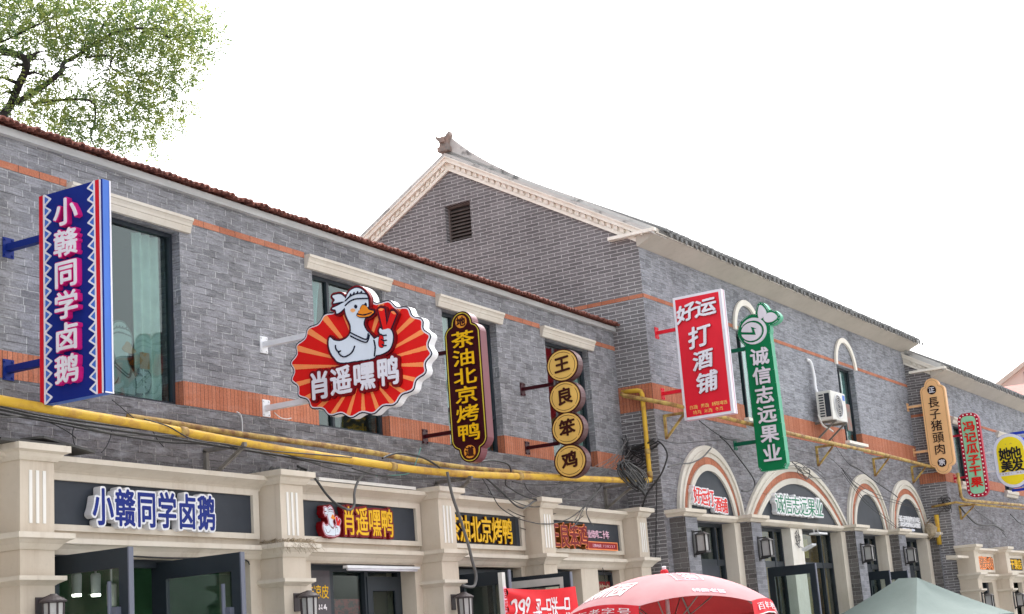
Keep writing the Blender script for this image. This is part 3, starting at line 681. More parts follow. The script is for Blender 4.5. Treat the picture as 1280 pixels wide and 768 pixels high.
('stray',0.004,'g',[(18.799,9.568,3.971),(19.437,9.568,4.173),(19.941,9.568,4.323),(20.356,9.568,4.559),(20.476,9.568,4.674)]),
('stray',0.0038,'g',[(19.018,9.628,3.956),(19.46,9.628,4.063),(19.898,9.628,4.282),(20.202,9.628,4.472)]),
('stray',0.0044,'g',[(19.176,9.596,3.945),(19.607,9.596,4.059),(20.086,9.596,4.243),(20.289,9.596,4.474)]),
('stray',0.0044,'g',[(17.984,9.551,3.685),(18.582,9.551,3.868),(19.314,9.551,4.003),(19.949,9.551,4.201),(20.421,9.551,4.28)]),
('stray',0.0036,'g',[(17.845,9.575,3.71),(18.457,9.575,3.896),(19.164,9.575,4.05),(19.786,9.575,4.23),(20.271,9.575,4.337)]),
('stray',0.0045,'w',[(20.595,9.507,3.959),(20.648,9.507,4.056),(20.71,9.507,4.087)]),
('stray',0.0036,'w',[(20.63,9.532,3.969),(20.731,9.532,4.07),(20.781,9.532,4.077)]),
('fan',0.0054,'g',[(19.423,9.586,3.826),(19.055,9.586,3.648),(18.788,9.586,3.475),(18.596,9.586,3.303),(18.397,9.586,3.234)]),
('fan',0.0054,'g',[(19.528,9.591,3.916),(19.294,9.591,3.752),(19.007,9.591,3.61),(18.908,9.591,3.483),(18.981,9.591,3.337),(19.052,9.591,3.318)]),
('fan',0.0042,'g',[(19.246,9.623,3.902),(19.363,9.623,3.808),(19.269,9.623,3.721),(19.03,9.623,3.66)]),
('arch',0.0064,'k',[(25.751,9.061,4.571),(26.251,9.044,4.618),(26.664,9.031,4.547),(26.874,9.023,4.457),(26.467,9.037,4.431),(26.161,9.046,4.546),(26.453,9.038,4.602),(27.057,9.018,4.582),(27.547,9.001,4.47)]),
('arch',0.0059,'k',[(26.017,9.044,4.597),(26.348,9.032,4.508),(26.65,9.023,4.341),(26.858,9.016,4.487),(26.526,9.027,4.529)]),
('link3',0.0054,'k',[(28.793,8.988,4.581),(29.3,8.97,4.32),(29.951,8.949,4.058),(31.275,8.905,3.713),(31.734,8.889,3.579)]),
('link3',0.0065,'k',[(28.659,8.99,4.66),(29.344,8.968,4.42),(30.493,8.931,4.255),(32.297,8.87,4.135),(33.297,8.837,4.042)]),
('gtangle',0.0056,'g',[(34.157,8.679,4.128),(34.154,8.559,4.272),(34.16,8.449,4.264),(34.132,8.353,4.194),(34.14,8.442,4.088),(34.148,8.587,4.028),(34.161,8.672,3.944)]),
('gtangle',0.0073,'g',[(34.167,8.689,4.108),(34.155,8.569,4.198),(34.132,8.459,4.225),(34.119,8.363,4.142),(34.158,8.452,4.008),(34.158,8.597,4.02),(34.181,8.682,3.875)]),
('gtangle',0.006,'k',[(34.183,8.562,4.187),(34.201,8.515,4.057),(34.183,8.385,3.968),(34.206,8.396,4.101),(34.221,8.546,4.076),(34.222,8.465,3.898)]),
('gtangle',0.0078,'k',[(34.208,8.546,4.39),(34.201,8.499,4.212),(34.157,8.369,4.1),(34.156,8.38,4.287),(34.166,8.53,4.251),(34.195,8.449,4.069)]),
('spare1',0.006,'k',[(17.23,9.6,3.767),(17.361,9.6,3.661),(17.739,9.6,3.607),(18.311,9.6,3.68),(19.046,9.6,3.83),(19.821,9.6,3.943)]),
('spare2',0.007,'g',[(15.502,9.6,3.722),(15.926,9.6,3.612),(16.529,9.6,3.546),(17.197,9.6,3.549),(17.969,9.6,3.662)]),
('spare3',0.005,'k',[(16.728,9.85,3.656),(17.303,9.85,3.428),(17.933,9.85,3.37),(18.628,9.85,3.484)]),
('spare4',0.007,'k',[(13.431,9.58,3.696),(14.029,9.58,3.647),(14.672,9.58,3.66),(15.362,9.58,3.711),(16.096,9.58,3.727)]),
('spare5',0.006,'k',[(11.916,9.55,3.797),(12.424,9.55,3.739),(12.96,9.55,3.669),(13.532,9.55,3.647),(14.302,9.55,3.66)]),
]
PIPE_LOW = [(8.026,9.55,3.953),(8.581,9.55,3.921),(9.453,9.55,3.892),(10.436,9.55,3.864),(11.794,9.55,3.811),(13.397,9.55,3.776),(15.322,9.55,3.767),(18.139,9.55,3.884),(20.834,9.55,4.004)]
PIPE_UP = [(10.24,9.75,3.976),(10.743,9.75,3.972),(11.798,9.75,3.95),(13.688,9.75,3.946),(15.654,9.75,3.905),(17.204,9.75,3.929),(18.639,9.75,3.956)]
BRANCHES = [
(0.13,0.07,[(17.155,19,11.118),(17.416,19,11.35),(17.434,19,11.645),(17.358,19,11.948),(17.26,19,12.114),(17.104,19,12.282),(16.642,19,12.563),(16.224,19,12.992)]),
(0.1,0.025,[(17.416,19,11.379),(17.891,19,11.784),(18.14,19,12.092),(18.471,19,12.389),(18.848,19,12.66),(19.075,19,12.818),(19.391,19,13.176),(19.756,19,13.408),(20.509,19,13.689),(21.403,19,13.894)]),
(0.045,0.015,[(19.024,19,12.715),(19.303,19,12.788),(19.649,19,12.913),(19.973,19,12.91),(20.293,19,12.859),(20.675,19,12.717),(20.976,19,12.579)]),
(0.05,0.015,[(17.771,19,11.466),(18.378,19,11.685),(18.834,19,11.725),(19.141,19,11.508),(19.395,19,11.348),(19.672,19,11.16)]),
(0.03,0.01,[(17.4,19,12.027),(17.65,19,12.2),(18.143,19,12.422),(18.424,19,12.404)]),
(0.04,0.012,[(16.812,19,12.26),(17.069,19,12.373),(17.296,19,12.526),(17.58,19,12.767),(17.963,19,13.04),(18.435,19,13.399)]),
(0.02,0.008,[(18.947,19,12.743),(18.851,19,12.845),(18.736,19,12.947),(18.68,19,13.098)]),
(0.02,0.008,[(19.242,19,12.698),(19.44,19,12.596),(19.639,19,12.476),(19.697,19,12.299)]),
(0.02,0.008,[(17.347,19,11.952),(17.156,19,12.009),(16.898,19,11.971)]),
(0.02,0.008,[(17.418,19,12.032),(17.524,19,11.948),(17.702,19,11.944)]),
(0.025,0.008,[(17.296,19,12.526),(17.243,19,12.766),(17.332,19,13.092),(17.457,19,13.434)]),
(0.03,0.01,[(19.391,19,13.176),(19.478,19,13.521),(19.733,19,13.928),(19.952,19,14.41)]),
(0.025,0.01,[(20.509,19,13.689),(21.025,19,14.044),(21.605,19,14.41),(22.079,19,14.538)]),
(0.03,0.01,[(18.848,19,12.66),(18.621,19,13.001),(18.53,19,13.355),(18.343,19,13.752)]),
]
CLUMPS = [(17.42,13.05,0.576,0.447),(18.15,13.15,0.646,0.489),(18.92,13.49,0.725,0.536),(19.73,13.69,0.672,0.486),(18.15,12.69,0.457,0.349),(18.81,13.07,0.501,0.374),(19.41,13.21,0.433,0.318),(20.14,13.55,0.618,0.442),(20.91,14.01,0.676,0.472),(21.53,14.35,0.653,0.449),(22.07,14.40,0.516,0.350),(21.35,13.79,0.590,0.408),(21.94,13.98,0.508,0.347),(22.41,13.96,0.311,0.211),(20.56,13.27,0.511,0.363),(21.00,13.21,0.428,0.300),(19.92,13.16,0.311,0.226),(20.33,12.76,0.454,0.325),(19.90,12.42,0.463,0.335),(20.71,12.60,0.510,0.360),(21.25,12.82,0.383,0.267),(21.55,12.38,0.289,0.200),(21.12,12.33,0.425,0.297),(20.57,12.11,0.410,0.291),(20.11,12.13,0.399,0.287),(19.53,12.09,0.320,0.235),(19.28,11.62,0.376,0.278),(19.78,11.54,0.344,0.250),(18.85,11.47,0.283,0.212),(18.41,11.47,0.315,0.239),(18.04,11.66,0.309,0.237),(17.77,11.83,0.209,0.162),(18.21,11.86,0.234,0.180),(17.60,12.03,0.150,0.118),(17.73,11.31,0.206,0.161),(20.19,11.50,0.308,0.221),(20.73,11.74,0.273,0.194),(21.07,11.41,0.161,0.113),(21.82,13.38,0.323,0.222),(22.19,13.29,0.177,0.121),(21.49,13.06,0.194,0.135),(19.16,12.32,0.188,0.140),(17.21,11.74,0.127,0.101),(16.98,12.82,0.482,0.381),(19.06,12.63,0.188,0.140),(18.41,12.52,0.160,0.122),(16.39,12.34,0.621,0.499),(16.39,13.19,0.725,0.579),(17.42,13.72,0.703,0.543),(18.54,14.21,0.761,0.568),(19.75,14.50,0.730,0.526),(20.82,14.73,0.631,0.442),(21.74,14.88,0.459,0.315),(16.32,11.61,0.521,0.421),(16.56,11.26,0.384,0.309),(18.61,12.24,0.141,0.107),(17.59,11.56,0.299,0.234),(18.13,11.45,0.368,0.282),(18.73,11.41,0.382,0.287),(17.60,12.41,0.247,0.192),(18.33,12.15,0.257,0.196),(17.21,11.42,0.218,0.172),(18.66,11.75,0.301,0.227),(17.96,12.01,0.231,0.178),(18.96,11.26,0.284,0.212),(19.57,11.24,0.274,0.201),(17.07,12.05,0.255,0.203),(20.10,11.74,0.351,0.253),(21.29,11.90,0.235,0.164),(20.40,11.40,0.222,0.159),(19.19,12.06,0.292,0.217),(21.57,13.47,0.295,0.204),(19.87,12.70,0.219,0.160)]
DUCK_BODY = [(1.331,5.349),(1.407,5.311),(1.460,5.233),(1.466,5.160),(1.451,5.081),(1.407,5.007),(1.394,4.958),(1.424,4.892),(1.474,4.837),(1.513,4.776),(1.517,4.684),(1.502,4.602),(1.308,4.603),(1.089,4.618),(1.013,4.681),(0.968,4.754),(0.953,4.839),(0.972,4.897),(1.017,4.859),(1.102,4.838),(1.190,4.860),(1.235,4.914),(1.234,4.986),(1.196,5.075),(1.176,5.161),(1.189,5.251),(1.243,5.328)]
DUCK_ARM = [(1.503,4.777),(1.551,4.800),(1.599,4.811),(1.578,4.855),(1.593,4.889),(1.620,4.865),(1.699,4.865),(1.735,4.809),(1.730,4.729),(1.685,4.656),(1.599,4.626),(1.513,4.630),(1.518,4.704)]
DUCK_BOW1 = [(1.027,5.323),(1.131,5.320),(1.190,5.262),(1.181,5.240),(1.127,5.242),(1.032,5.243),(1.059,5.275)]
DUCK_BOW2 = [(1.185,5.231),(1.087,5.208),(1.011,5.190),(1.060,5.171),(1.070,5.128),(1.133,5.148),(1.188,5.194)]
DUCK_BEAK = [(1.326,5.072),(1.371,5.126),(1.397,5.156),(1.445,5.139),(1.474,5.097),(1.532,5.071),(1.511,5.046),(1.457,5.029),(1.372,5.038),(1.332,5.057)]
DUCK_STICK1 = [(1.581,5.082),(1.613,5.093),(1.656,5.077),(1.675,4.869),(1.629,4.863)]
DUCK_STICK2 = [(1.734,5.037),(1.770,5.033),(1.798,4.995),(1.715,4.856),(1.658,4.866)]
DUCK_STICK3 = [(1.583,4.814),(1.616,4.805),(1.623,4.703),(1.591,4.692),(1.565,4.721)]
DUCK_EYE1 = [(1.295,5.162),(1.315,5.179),(1.333,5.155),(1.313,5.136)]
DUCK_EYE2 = [(1.424,5.162),(1.437,5.178),(1.451,5.157),(1.440,5.144)]
DUCK_CHEEK = [(1.239,5.133),(1.274,5.147),(1.307,5.121),(1.271,5.105)]
DUCK_END1 = [(1.586,5.077),(1.618,5.086),(1.653,5.074),(1.621,5.059)]
DUCK_END2 = [(1.736,5.030),(1.769,5.029),(1.793,4.996),(1.760,5.002)]
DUCK_LINE_0 = [(1.188,5.239),(1.253,5.277),(1.327,5.288),(1.400,5.281),(1.465,5.259)]
DUCK_LINE_1 = [(1.183,5.190),(1.249,5.226),(1.336,5.235),(1.474,5.214)]
DUCK_LINE_2 = [(1.229,4.905),(1.324,4.848),(1.423,4.801),(1.448,4.857)]
DUCK_LINE_3 = [(1.227,4.870),(1.322,4.814),(1.423,4.772),(1.462,4.839)]
DUCK_LINE_4 = [(1.041,4.803),(1.043,4.766),(1.071,4.733),(1.101,4.736)]
DUCK_LINE_5 = [(1.071,4.737),(1.084,4.702),(1.136,4.669),(1.203,4.679),(1.249,4.708),(1.276,4.756)]
DUCK_LINE_6 = [(1.595,4.822),(1.623,4.807),(1.664,4.805)]
DUCK_LINE_7 = [(1.602,4.771),(1.627,4.754),(1.665,4.752)]
DUCK_LINE_8 = [(1.610,4.719),(1.628,4.702),(1.657,4.701)]
DUCK_LINE_9 = [(1.513,4.776),(1.523,4.703),(1.507,4.615)]
DUCK_LINE_10 = [(1.333,5.077),(1.410,5.054),(1.503,5.062)]
DUCK_LINE_11 = [(1.253,5.285),(1.261,5.300)]
DUCK_LINE_12 = [(1.298,5.294),(1.304,5.307)]
DUCK_LINE_13 = [(1.342,5.294),(1.348,5.309)]
DUCK_LINE_14 = [(1.386,5.290),(1.397,5.302)]
RAY_CENTER = [(1.329,4.553)]
# ================================================================== ground
g = MB(); g.add([(-300,-300,0),(500,-300,0),(500,500,0),(-300,500,0)], [(0,1,2,3)])
tag(g.build('ground', M['paving']), kind='structure')

def wall_grid(mb, u0, u1, z0, z1, holes, depth=.3, v0=0.0):
    us = sorted({u0, u1, *[h[0] for h in holes], *[h[1] for h in holes]}); us = [u for u in us if u0 <= u <= u1]
    zs = sorted({z0, z1, *[h[2] for h in holes], *[h[3] for h in holes]}); zs = [z for z in zs if z0 <= z <= z1]
    def hole(u, z): return any(h[0] < u < h[1] and h[2] < z < h[3] for h in holes)
    def q(a, b, c, d): mb.add([a, b, c, d], [(0,1,2,3)])
    v1 = v0 + depth
    n, k = len(us)-1, len(zs)-1
    S_ = [[not hole((us[i]+us[i+1])/2, (zs[j]+zs[j+1])/2) for j in range(k)] for i in range(n)]
    for i in range(n):
        for j in range(k):
            if not S_[i][j]: continue
            a, b, c, d = us[i], us[i+1], zs[j], zs[j+1]
            q((a,v0,c),(b,v0,c),(b,v0,d),(a,v0,d)); q((a,v1,c),(a,v1,d),(b,v1,d),(b,v1,c))
            if i == 0 or not S_[i-1][j]: q((a,v0,c),(a,v0,d),(a,v1,d),(a,v1,c))
            if i == n-1 or not S_[i+1][j]: q((b,v0,c),(b,v1,c),(b,v1,d),(b,v0,d))
            if j == 0 or not S_[i][j-1]: q((a,v0,c),(a,v1,c),(b,v1,c),(b,v0,c))
            if j == k-1 or not S_[i][j+1]: q((a,v0,d),(b,v0,d),(b,v1,d),(a,v1,d))

def window(root, u0, u1, z0, z1, v, mull=(), trans=(), w=.042, dep=.06, name='window', fm='frame', gm='glass'):
    f = MB()
    f.box(u0, u0+w, v, v+dep, z0, z1); f.box(u1-w, u1, v, v+dep, z0, z1)
    f.box(u0+w, u1-w, v, v+dep, z0, z0+w); f.box(u0+w, u1-w, v, v+dep, z1-w, z1)
    for m in mull:
        x = u0+(u1-u0)*m; f.box(x-w/2, x+w/2, v-.004, v+dep-.004, z0+w, z1-w)
    for t in trans:
        z = z0+(z1-z0)*t; f.box(u0+w, u1-w, v+.004, v+dep-.008, z-w/2, z+w/2)
    fo = f.build(name, M[fm], root)
    p = MB(); p.box(u0+w*.6, u1-w*.6, v+dep*.45, v+dep*.45+.006, z0+w*.6, z1-w*.6); p.build('pane', M[gm], fo)
    return fo
def room(root, u0, u1, v0, v1, z0, z1, m='room', name='interior', mf=None):
    r = MB(); t = .02
    r.box(u0, u1, v1, v1+t, z0, z1); r.box(u0-t, u0, v0, v1, z0, z1); r.box(u1, u1+t, v0, v1, z0, z1)
    r.mi = 1
    r.box(u0, u1, v0, v1, z1, z1+t); r.box(u0, u1, v0, v1, z0-t, z0)
    return r.build(name, [M[m], M[mf or m]], root)
def curtain(root, u0, u1, v, z0, z1, m='curtain', waves=5, amp=.03, gather=0.0):
    c = MB(); c.smooth = True; n = 40; P = []; F = []
    for j in range(7):
        t = j/6
        for i in range(n+1):
            s = i/n
            u = u0+(u1-u0)*s*(1-gather*math.sin(math.pi*t)) if gather else u0+(u1-u0)*s
            P.append((u, v+amp*math.sin(s*waves*2*math.pi+.4*t), z0+(z1-z0)*t))
    P2 = [(a, b+.006, c_) for a, b, c_ in P]
    k = len(P)
    for j in range(6):
        for i in range(n):
            q = j*(n+1)+i; F.append((q,q+1,q+n+2,q+n+1)); F.append((k+q,k+q+n+1,k+q+n+2,k+q+1))
    c.add(P+P2, F)
    return c.build('curtain', M[m], root, recalc=False)
def arm(mb, u0, v0, v1, z, w=.05): mb.box(u0-w/2, u0+w/2, v0, v1, z-w/2, z+w/2)

# ================================================================== building 1: the two storey brick row
b1 = thing('brick_building', 'two storey grey brick shop row with brown tile eaves and cream shopfronts', 'building', FR[1])
X0, X1 = 4.0, 21.15
OP = [(6.0,7.38),(9.89,11.27),(13.44,14.82),(16.14,17.50),(18.87,20.22)]
ZB, ZT = 4.22, 5.98
w = MB(); wall_grid(w, X0, X1, 2.72, 6.395, [(a,b,ZB,ZT) for a, b in OP])
w.box(X0, X0+.3, .3, 6.5, 0, 6.395); w.box(X1-.3, X1, .3, 6.5, 0, 6.395); w.box(X0+.3, X1-.3, 6.2, 6.5, 0, 6.395)
w.build('wall', M['brick1'], b1)
e = MB(); edges = [X0] + [x for o in OP for x in o] + [X1+.003]
for i in range(0, len(edges), 2):
    a = edges[i] - (.003 if i else 0); b = edges[i+1] + (.003 if i+2 < len(edges) else 0)
    e = MB(); e.box(a, b, -.004, .2, 4.225, 4.465); e.build('soldier_course', M['soldier'], b1)
e = MB()
lx = [X0] + [x for a, b in OP for x in (a-.13, b+.13)] + [X1+.003]
for i in range(0, len(lx), 2):
    e = MB(); e.box(lx[i], lx[i+1], -.004, .1, 6.10, 6.165); e.build('brick_band', M['orange'], b1)
for i, (a, b) in enumerate(OP):
    l = MB(); l.molding([(a-.13, .0), (b+.13, .0)], [(0,6.135),(.085,6.135),(.085,6.105),(.075,6.10),(.062,6.075),(.058,6.05),(.05,6.045),(.05,6.035),(.035,5.985),(0,5.985)][::-1])
    l.build('window_lintel', M['lintel'], b1)
    window(b1, a, b, ZB, ZT-.005, .10, mull=() if i == 1 else ((.30,) if i < 4 else (.5,)), trans=() if i == 1 else (.28,))
    room(b1, a-.3, b+.3, .31, 2.4, ZB-.4, ZT+.1, name='room_behind_window')
curtain(b1, 10.86, 11.22, .24, 4.25, 5.95, waves=3); curtain(b1, 9.92, 10.1, .24, 4.25, 5.95, waves=2)
curtain(b1, 13.5, 13.86, .22, 4.6, 5.95, 'curtain_b', waves=3, gather=.3)
curtain(b1, 16.2, 16.6, .22, 4.3, 5.95, waves=4); curtain(b1, 19.7, 20.2, .22, 4.3, 5.95, waves=4)
curtain(b1, 17.0, 17.45, .22, 4.3, 5.95, 'curtain_b', waves=4)
# roof edge
e = MB(); e.box(X0, X1+.02, -.055, .3, 6.395, 6.465); e.build('eave_board', M['flash'], b1)
rt = MB(); rng = random.Random(3)
rt.box(X0, X1-.01, .02, 6.4, 6.466, 6.52)
n = int((X1+.05-X0)/.078)
for row in range(2):
    for k in range(n):
        x = X0+.05+k*.078+(rng.random()-.5)*.008; dz = (rng.random()-.5)*.016; dy = (rng.random()-.5)*.03
        y0 = -.15+row*.28+dy; z = 6.47+row*.07+dz; P = []; r = .045
        for yy, zz in ((y0, z), (y0+.42, z+.10)):
            for q in range(7):
                t = math.pi*q/6
                P.append((x-r*math.cos(t), yy, zz+r*.85*math.sin(t)))
            for q in range(7):
                t = math.pi*(6-q)/6
                P.append((x-(r-.014)*math.cos(t), yy, zz+(r-.014)*.85*math.sin(t)-.004))
        rt.add(P, [(q,(q+1)%14,14+(q+1)%14,14+q) for q in range(14)] + [list(range(14)), list(range(14,28))[::-1]])
rt.build('roof', M['tile_r'], b1)

# ---- shopfronts
VF, VP = -.10, -.38
PIL = [(5.6,5.97),(8.85,9.22),(12.23,12.60),(15.17,15.53),(17.63,17.99),(20.59,20.92)]
cap = [(0,3.47),(.02,3.47),(.045,3.50),(.06,3.53),(.10,3.545),(.10,3.60),(0,3.60)]
led = [(0,2.74),(.015,2.74),(.05,2.785),(.09,2.815),(.12,2.825),(.12,2.87),(0,2.87)]
bnd = [(0,2.45),(.03,2.47),(.07,2.49),(.07,2.525),(0,2.525)]
for a, b in PIL:
    p = MB(); p.box(a, b, VP, -.001, 0, 3.60); po = p.build('pilaster', M['cream'], b1)
    for pr in (cap, led, bnd):
        c = MB(); c.molding([(a,-.002),(a,VP),(b,VP),(b,-.002)], pr); c.build('pilaster_molding', M['cream_w'], po)
    for k in range(3):
        f = MB(); x = a+(b-a)*(.30+.2*k); f.box(x-.016, x+.016, VP-.007, VP, 2.955, 3.39); f.build('flute', M['flute'], po)
fronts = [(5.97,8.85),(9.22,12.23),(12.60,15.17),(15.53,17.63),(17.99,20.59)]
doors = [(6.3,8.5),(9.40,12.06),(13.05,15.02),(15.75,17.52),(18.25,19.2)]
pans = [(6.1,8.75),(9.32,12.09),(12.72,15.05),(15.66,17.52),(18.12,20.47)]
cor = [(0,3.42),(.02,3.42),(.035,3.45),(.08,3.475),(.14,3.50),(.17,3.51),(.17,3.555),(0,3.565)]
for (a, b), (c, d), (p, q) in zip(fronts, doors, pans):
    fa = MB(); fr = MB(); pn = MB()
    fa.box(a, b, VF, -.003, 2.72, 3.54)
    if c > a: fa.box(a, c, VF, .3, 0, 2.72)
    if b > d and d > 19.5 or d < 18.5 and b > d: fa.box(d, b, VF, .3, 0, 2.72)
    mo = MB(); mo.molding([(a,VF),(b,VF)], cor); mo.build('shopfront_cornice', M['cream_w'], b1)
    mo = MB(); mo.molding([(a,VF),(b,VF)], [(o, z-.005) for o, z in led]); mo.build('shopfront_ledge', M['cream_w'], b1)
    for (u0,u1,z0,z1) in ((p-.09,q+.09,3.37,3.43),(p-.09,q+.09,2.935,2.99),(p-.09,p,2.99,3.37),(q,q+.09,2.99,3.37)):
        u0 = max(u0, a+.004); u1 = min(u1, b-.004)
        if u1 > u0: fr.box(u0, u1, VF-.045, VF, z0, z1)
    pn.box(max(p,a+.01), min(q,b-.01), VF-.012, VF, 2.99, 3.37)
    if a > 17.9: fa.box(19.2, 19.72, VF, .3, 0, 2.72); fa.box(20.42, 20.59, VF, .3, 0, 2.72)
    fa.build('shopfront_wall', M['cream'], b1)
    fo = fr.build('signboard_frame', M['cream_w'], b1); pn.build('signboard_panel', M['slate'], fo)
fa = MB(); fa.box(20.92, 21.14, VF, 0, 0, 3.54); fa.build('end_wall', M['cream'], b1)

def leaf(root, u, v0, v1, ztop, name='door_leaf', th=.05, zrail=None, wst=.11, handle=True, zbot=.02):
    """an open glazed door leaf standing at right angles to the front"""
    f = MB(); zb = zbot
    va, vb = min(v0,v1), max(v0,v1)
    f.box(u, u+th, va, va+wst, zb, ztop); f.box(u, u+th, vb-wst, vb, zb, ztop)
    f.box(u, u+th, va+wst, vb-wst, ztop-.16, ztop); f.box(u, u+th, va+wst, vb-wst, zb, zb+.25)
    o = f.build(name, M['frame'], root)
    p = MB(); p.box(u+th*.4, u+th*.4+.008, va+wst*.8, vb-wst*.8, zb+.2, ztop-.12); p.build('door_glass', M['glass_d'], o)
    e = MB(); e.box(u-.003, u+th+.003, va-.006, va+.008, zb, ztop+.002); e.build('edge_strip', M['frame_lt'], o)
    if handle:
        h = MB(); h.tube([(u-.06, va+wst+.05, .9), (u-.06, va+wst+.05, ztop-.27)], .018); h.box(u-.06, u, va+wst-.02, va+wst+.05, ztop-.56, ztop-.48); h.box(u-.06, u, va+wst-.02, va+wst+.05, 1.0, 1.08)
        h.build('handle', M['frame_lt'], o)
    return o
def doorset(root, u0, u1, z1, v, mull=(), head=None, name='door_frame', w=.07):
    f = MB(); f.box(u0, u0+w, v, v+.08, 0, z1); f.box(u1-w, u1, v, v+.08, 0, z1); f.box(u0+w, u1-w, v, v+.08, z1-w, z1)
    for m in mull: f.box(m-w/2, m+w/2, v-.004, v+.07, 0, z1-w)
    if head: f.box(u0+w, u1-w, v+.004, v+.074, head-.05, head+.05)
    return f.build(name, M['frame'], root)
# shop 1: both leaves stand open
doorset(b1, 9.40, 12.06, 2.72, .02, mull=(10.90,))
leaf(b1, 9.50, .02, -.93, 2.72); leaf(b1, 10.86, .02, -.98, 2.70)
p = MB(); p.box(11.0, 12.0, .05, .06, .1, 2.6); p.build('fixed_glass', M['glass_d'], b1)
room(b1, 9.35, 12.1, .31, 3.2, .01, 2.95, 'room_g', 'shop_interior', 'room_w')
s_ = MB(); s_.box(9.36, 9.39, -.06, .02, 2.52, 2.72); s_.box(9.36,9.385,-.06,.02,1.6,2.45); s_.build('door_edge_cover', M['offwhite'], b1)
# shop 2: shut door, a poster on its left part
doorset(b1, 13.05, 15.02, 2.72, .10, mull=(13.66, 14.32), name='door_frame')
pl = MB(); pl.box(13.7, 14.28, .14, .15, .05, 2.64); pl.box(14.36, 14.95, .14, .15, .05, 2.64)
pl.build('door_glass', M['glass_d'], b1)
lf = MB(); lf.box(14.32,14.42,.085,.1,.05,2.6); lf.box(14.86,14.95,.085,.1,.05,2.6); lf.box(14.42,14.86,.085,.1,2.44,2.6); lf.build('door_leaf', M['frame'], b1)
po = MB(); po.box(13.12, 13.63, .09, .10, .05, 2.66); pst = po.build('poster', mat('dark_poster', (.045,.035,.042), .4, var=.5, nscale=2), b1)
rs = Raster(13.05, 2.1, 13.7, 2.6, .004)
rs.row('味凉皮', 13.20, 2.36, 13.60, 2.50, .12); q = MB(); rs.grow(.002).solid(q, -.09, -.086, fac); q.build('poster_heading', M['gold'], pst)
rs = rs.new().row('越吃越香', 13.24, 2.235, 13.56, 2.30, .12); q = MB(); rs.solid(q, -.09, -.087, fac); q.build('poster_line', M['canvas_w'], pst)
q = MB(); q.box(13.18,13.58,.084,.09,1.2,2.02); q.mi = 1
q.build('poster_picture', [mat('poster_food', (.22,.07,.03), .5, col2=(.06,.03,.03), nscale=9, thr=(.4,.6)), M['cream']], pst)
mn = MB(); mn.box(13.72,14.26,.16,.17,1.0,2.36); mn.build('menu_board', mat('red_menu', (.30,.06,.07), .5, col2=(.09,.05,.06), nscale=16, stretch=(1,1,2), thr=(.42,.58)), b1)
room(b1, 12.95, 15.1, .31, 3.0, .01, 2.85, 'room', 'shop_interior', 'room_w')
# shop 3: leaves open, banner in front
doorset(b1, 15.75, 17.52, 2.70, .03, mull=(17.0,), name='door_frame')
leaf(b1, 16.10, .02, -.72, 2.62, handle=False); leaf(b1, 17.15, .02, -1.0, 2.58, handle=False)
q = MB(); q.box(17.14, 17.147, -.90, -.12, 2.44, 2.53); q.box(17.14,17.147,-.90,-.85,1.8,2.44); q.build('white_tape', M['offwhite'], b1)
room(b1, 15.7, 17.6, .31, 3.0, .01, 2.85, 'room', 'shop_interior', 'room_w')
# shop 4: narrow door and a small window with red lettering
doorset(b1, 18.25, 19.2, 2.70, .06, name='door_frame')
q = MB(); q.box(18.3,19.15,.09,.10,.05,2.62); q.build('door_glass', M['glass_d'], b1)
wf = window(b1, 19.72, 20.42, .6, 2.70, .02)
sg = MB(); sg.box(19.77, 20.3, .012, .02, 1.6, 2.56); so_ = sg.build('red_window_sign', M['dred'], wf)
rs = Raster(19.7, 2.2, 20.4, 2.6, .004).row('良笨鸡', 19.78, 2.3, 20.28, 2.52, .05); q = MB(); rs.grow(.003).solid(q, -.012, -.008, fac); q.build('sign_letters', M['straw'], so_)
room(b1, 18.05, 20.5, .31, 3.0, .01, 2.85, 'room', 'shop_interior', 'room_w')
# weathering on the ledges
q = MB(); q.box(8.6, 9.3, -.44, -.01, 3.602, 3.625); q.bar((9.0,-.36,3.66),(9.85,-.1,3.63),.22,.02); q.build('roofing_felt_scrap', mat('dark_felt', (.07,.068,.065), .9, var=.4), b1)
q = MB(); rng = random.Random(5)
for k in range(150):
    x = 12.12+rng.random()*.62; y = -.46+rng.random()*.44; s2_ = .02+rng.random()*.05; z = 3.595; t_ = .012+rng.random()**2*.05
    q.add([(x,y,z),(x+s2_*2,y+.01,z),(x+s2_*1.7,y+s2_,z),(x+.01,y+s2_*.8,z),(x+s2_*.5,y+s2_*.2,z+t_),(x+s2_*1.4,y+s2_*.3,z+t_*.8),(x+s2_*1.3,y+s2_*.7,z+t_),(x+s2_*.4,y+s2_*.6,z+t_*.7)],[(0,3,2,1),(4,5,6,7),(0,1,5,4),(1,2,6,5),(2,3,7,6),(3,0,4,7)])
tag(q.build('mortar_rubble', M['ridge_d'], b1), kind='stuff')
q = MB(); q.box(13.05,14.9,-.262,-.11,3.567,3.60); q.build('white_capping', M['flute'], b1)

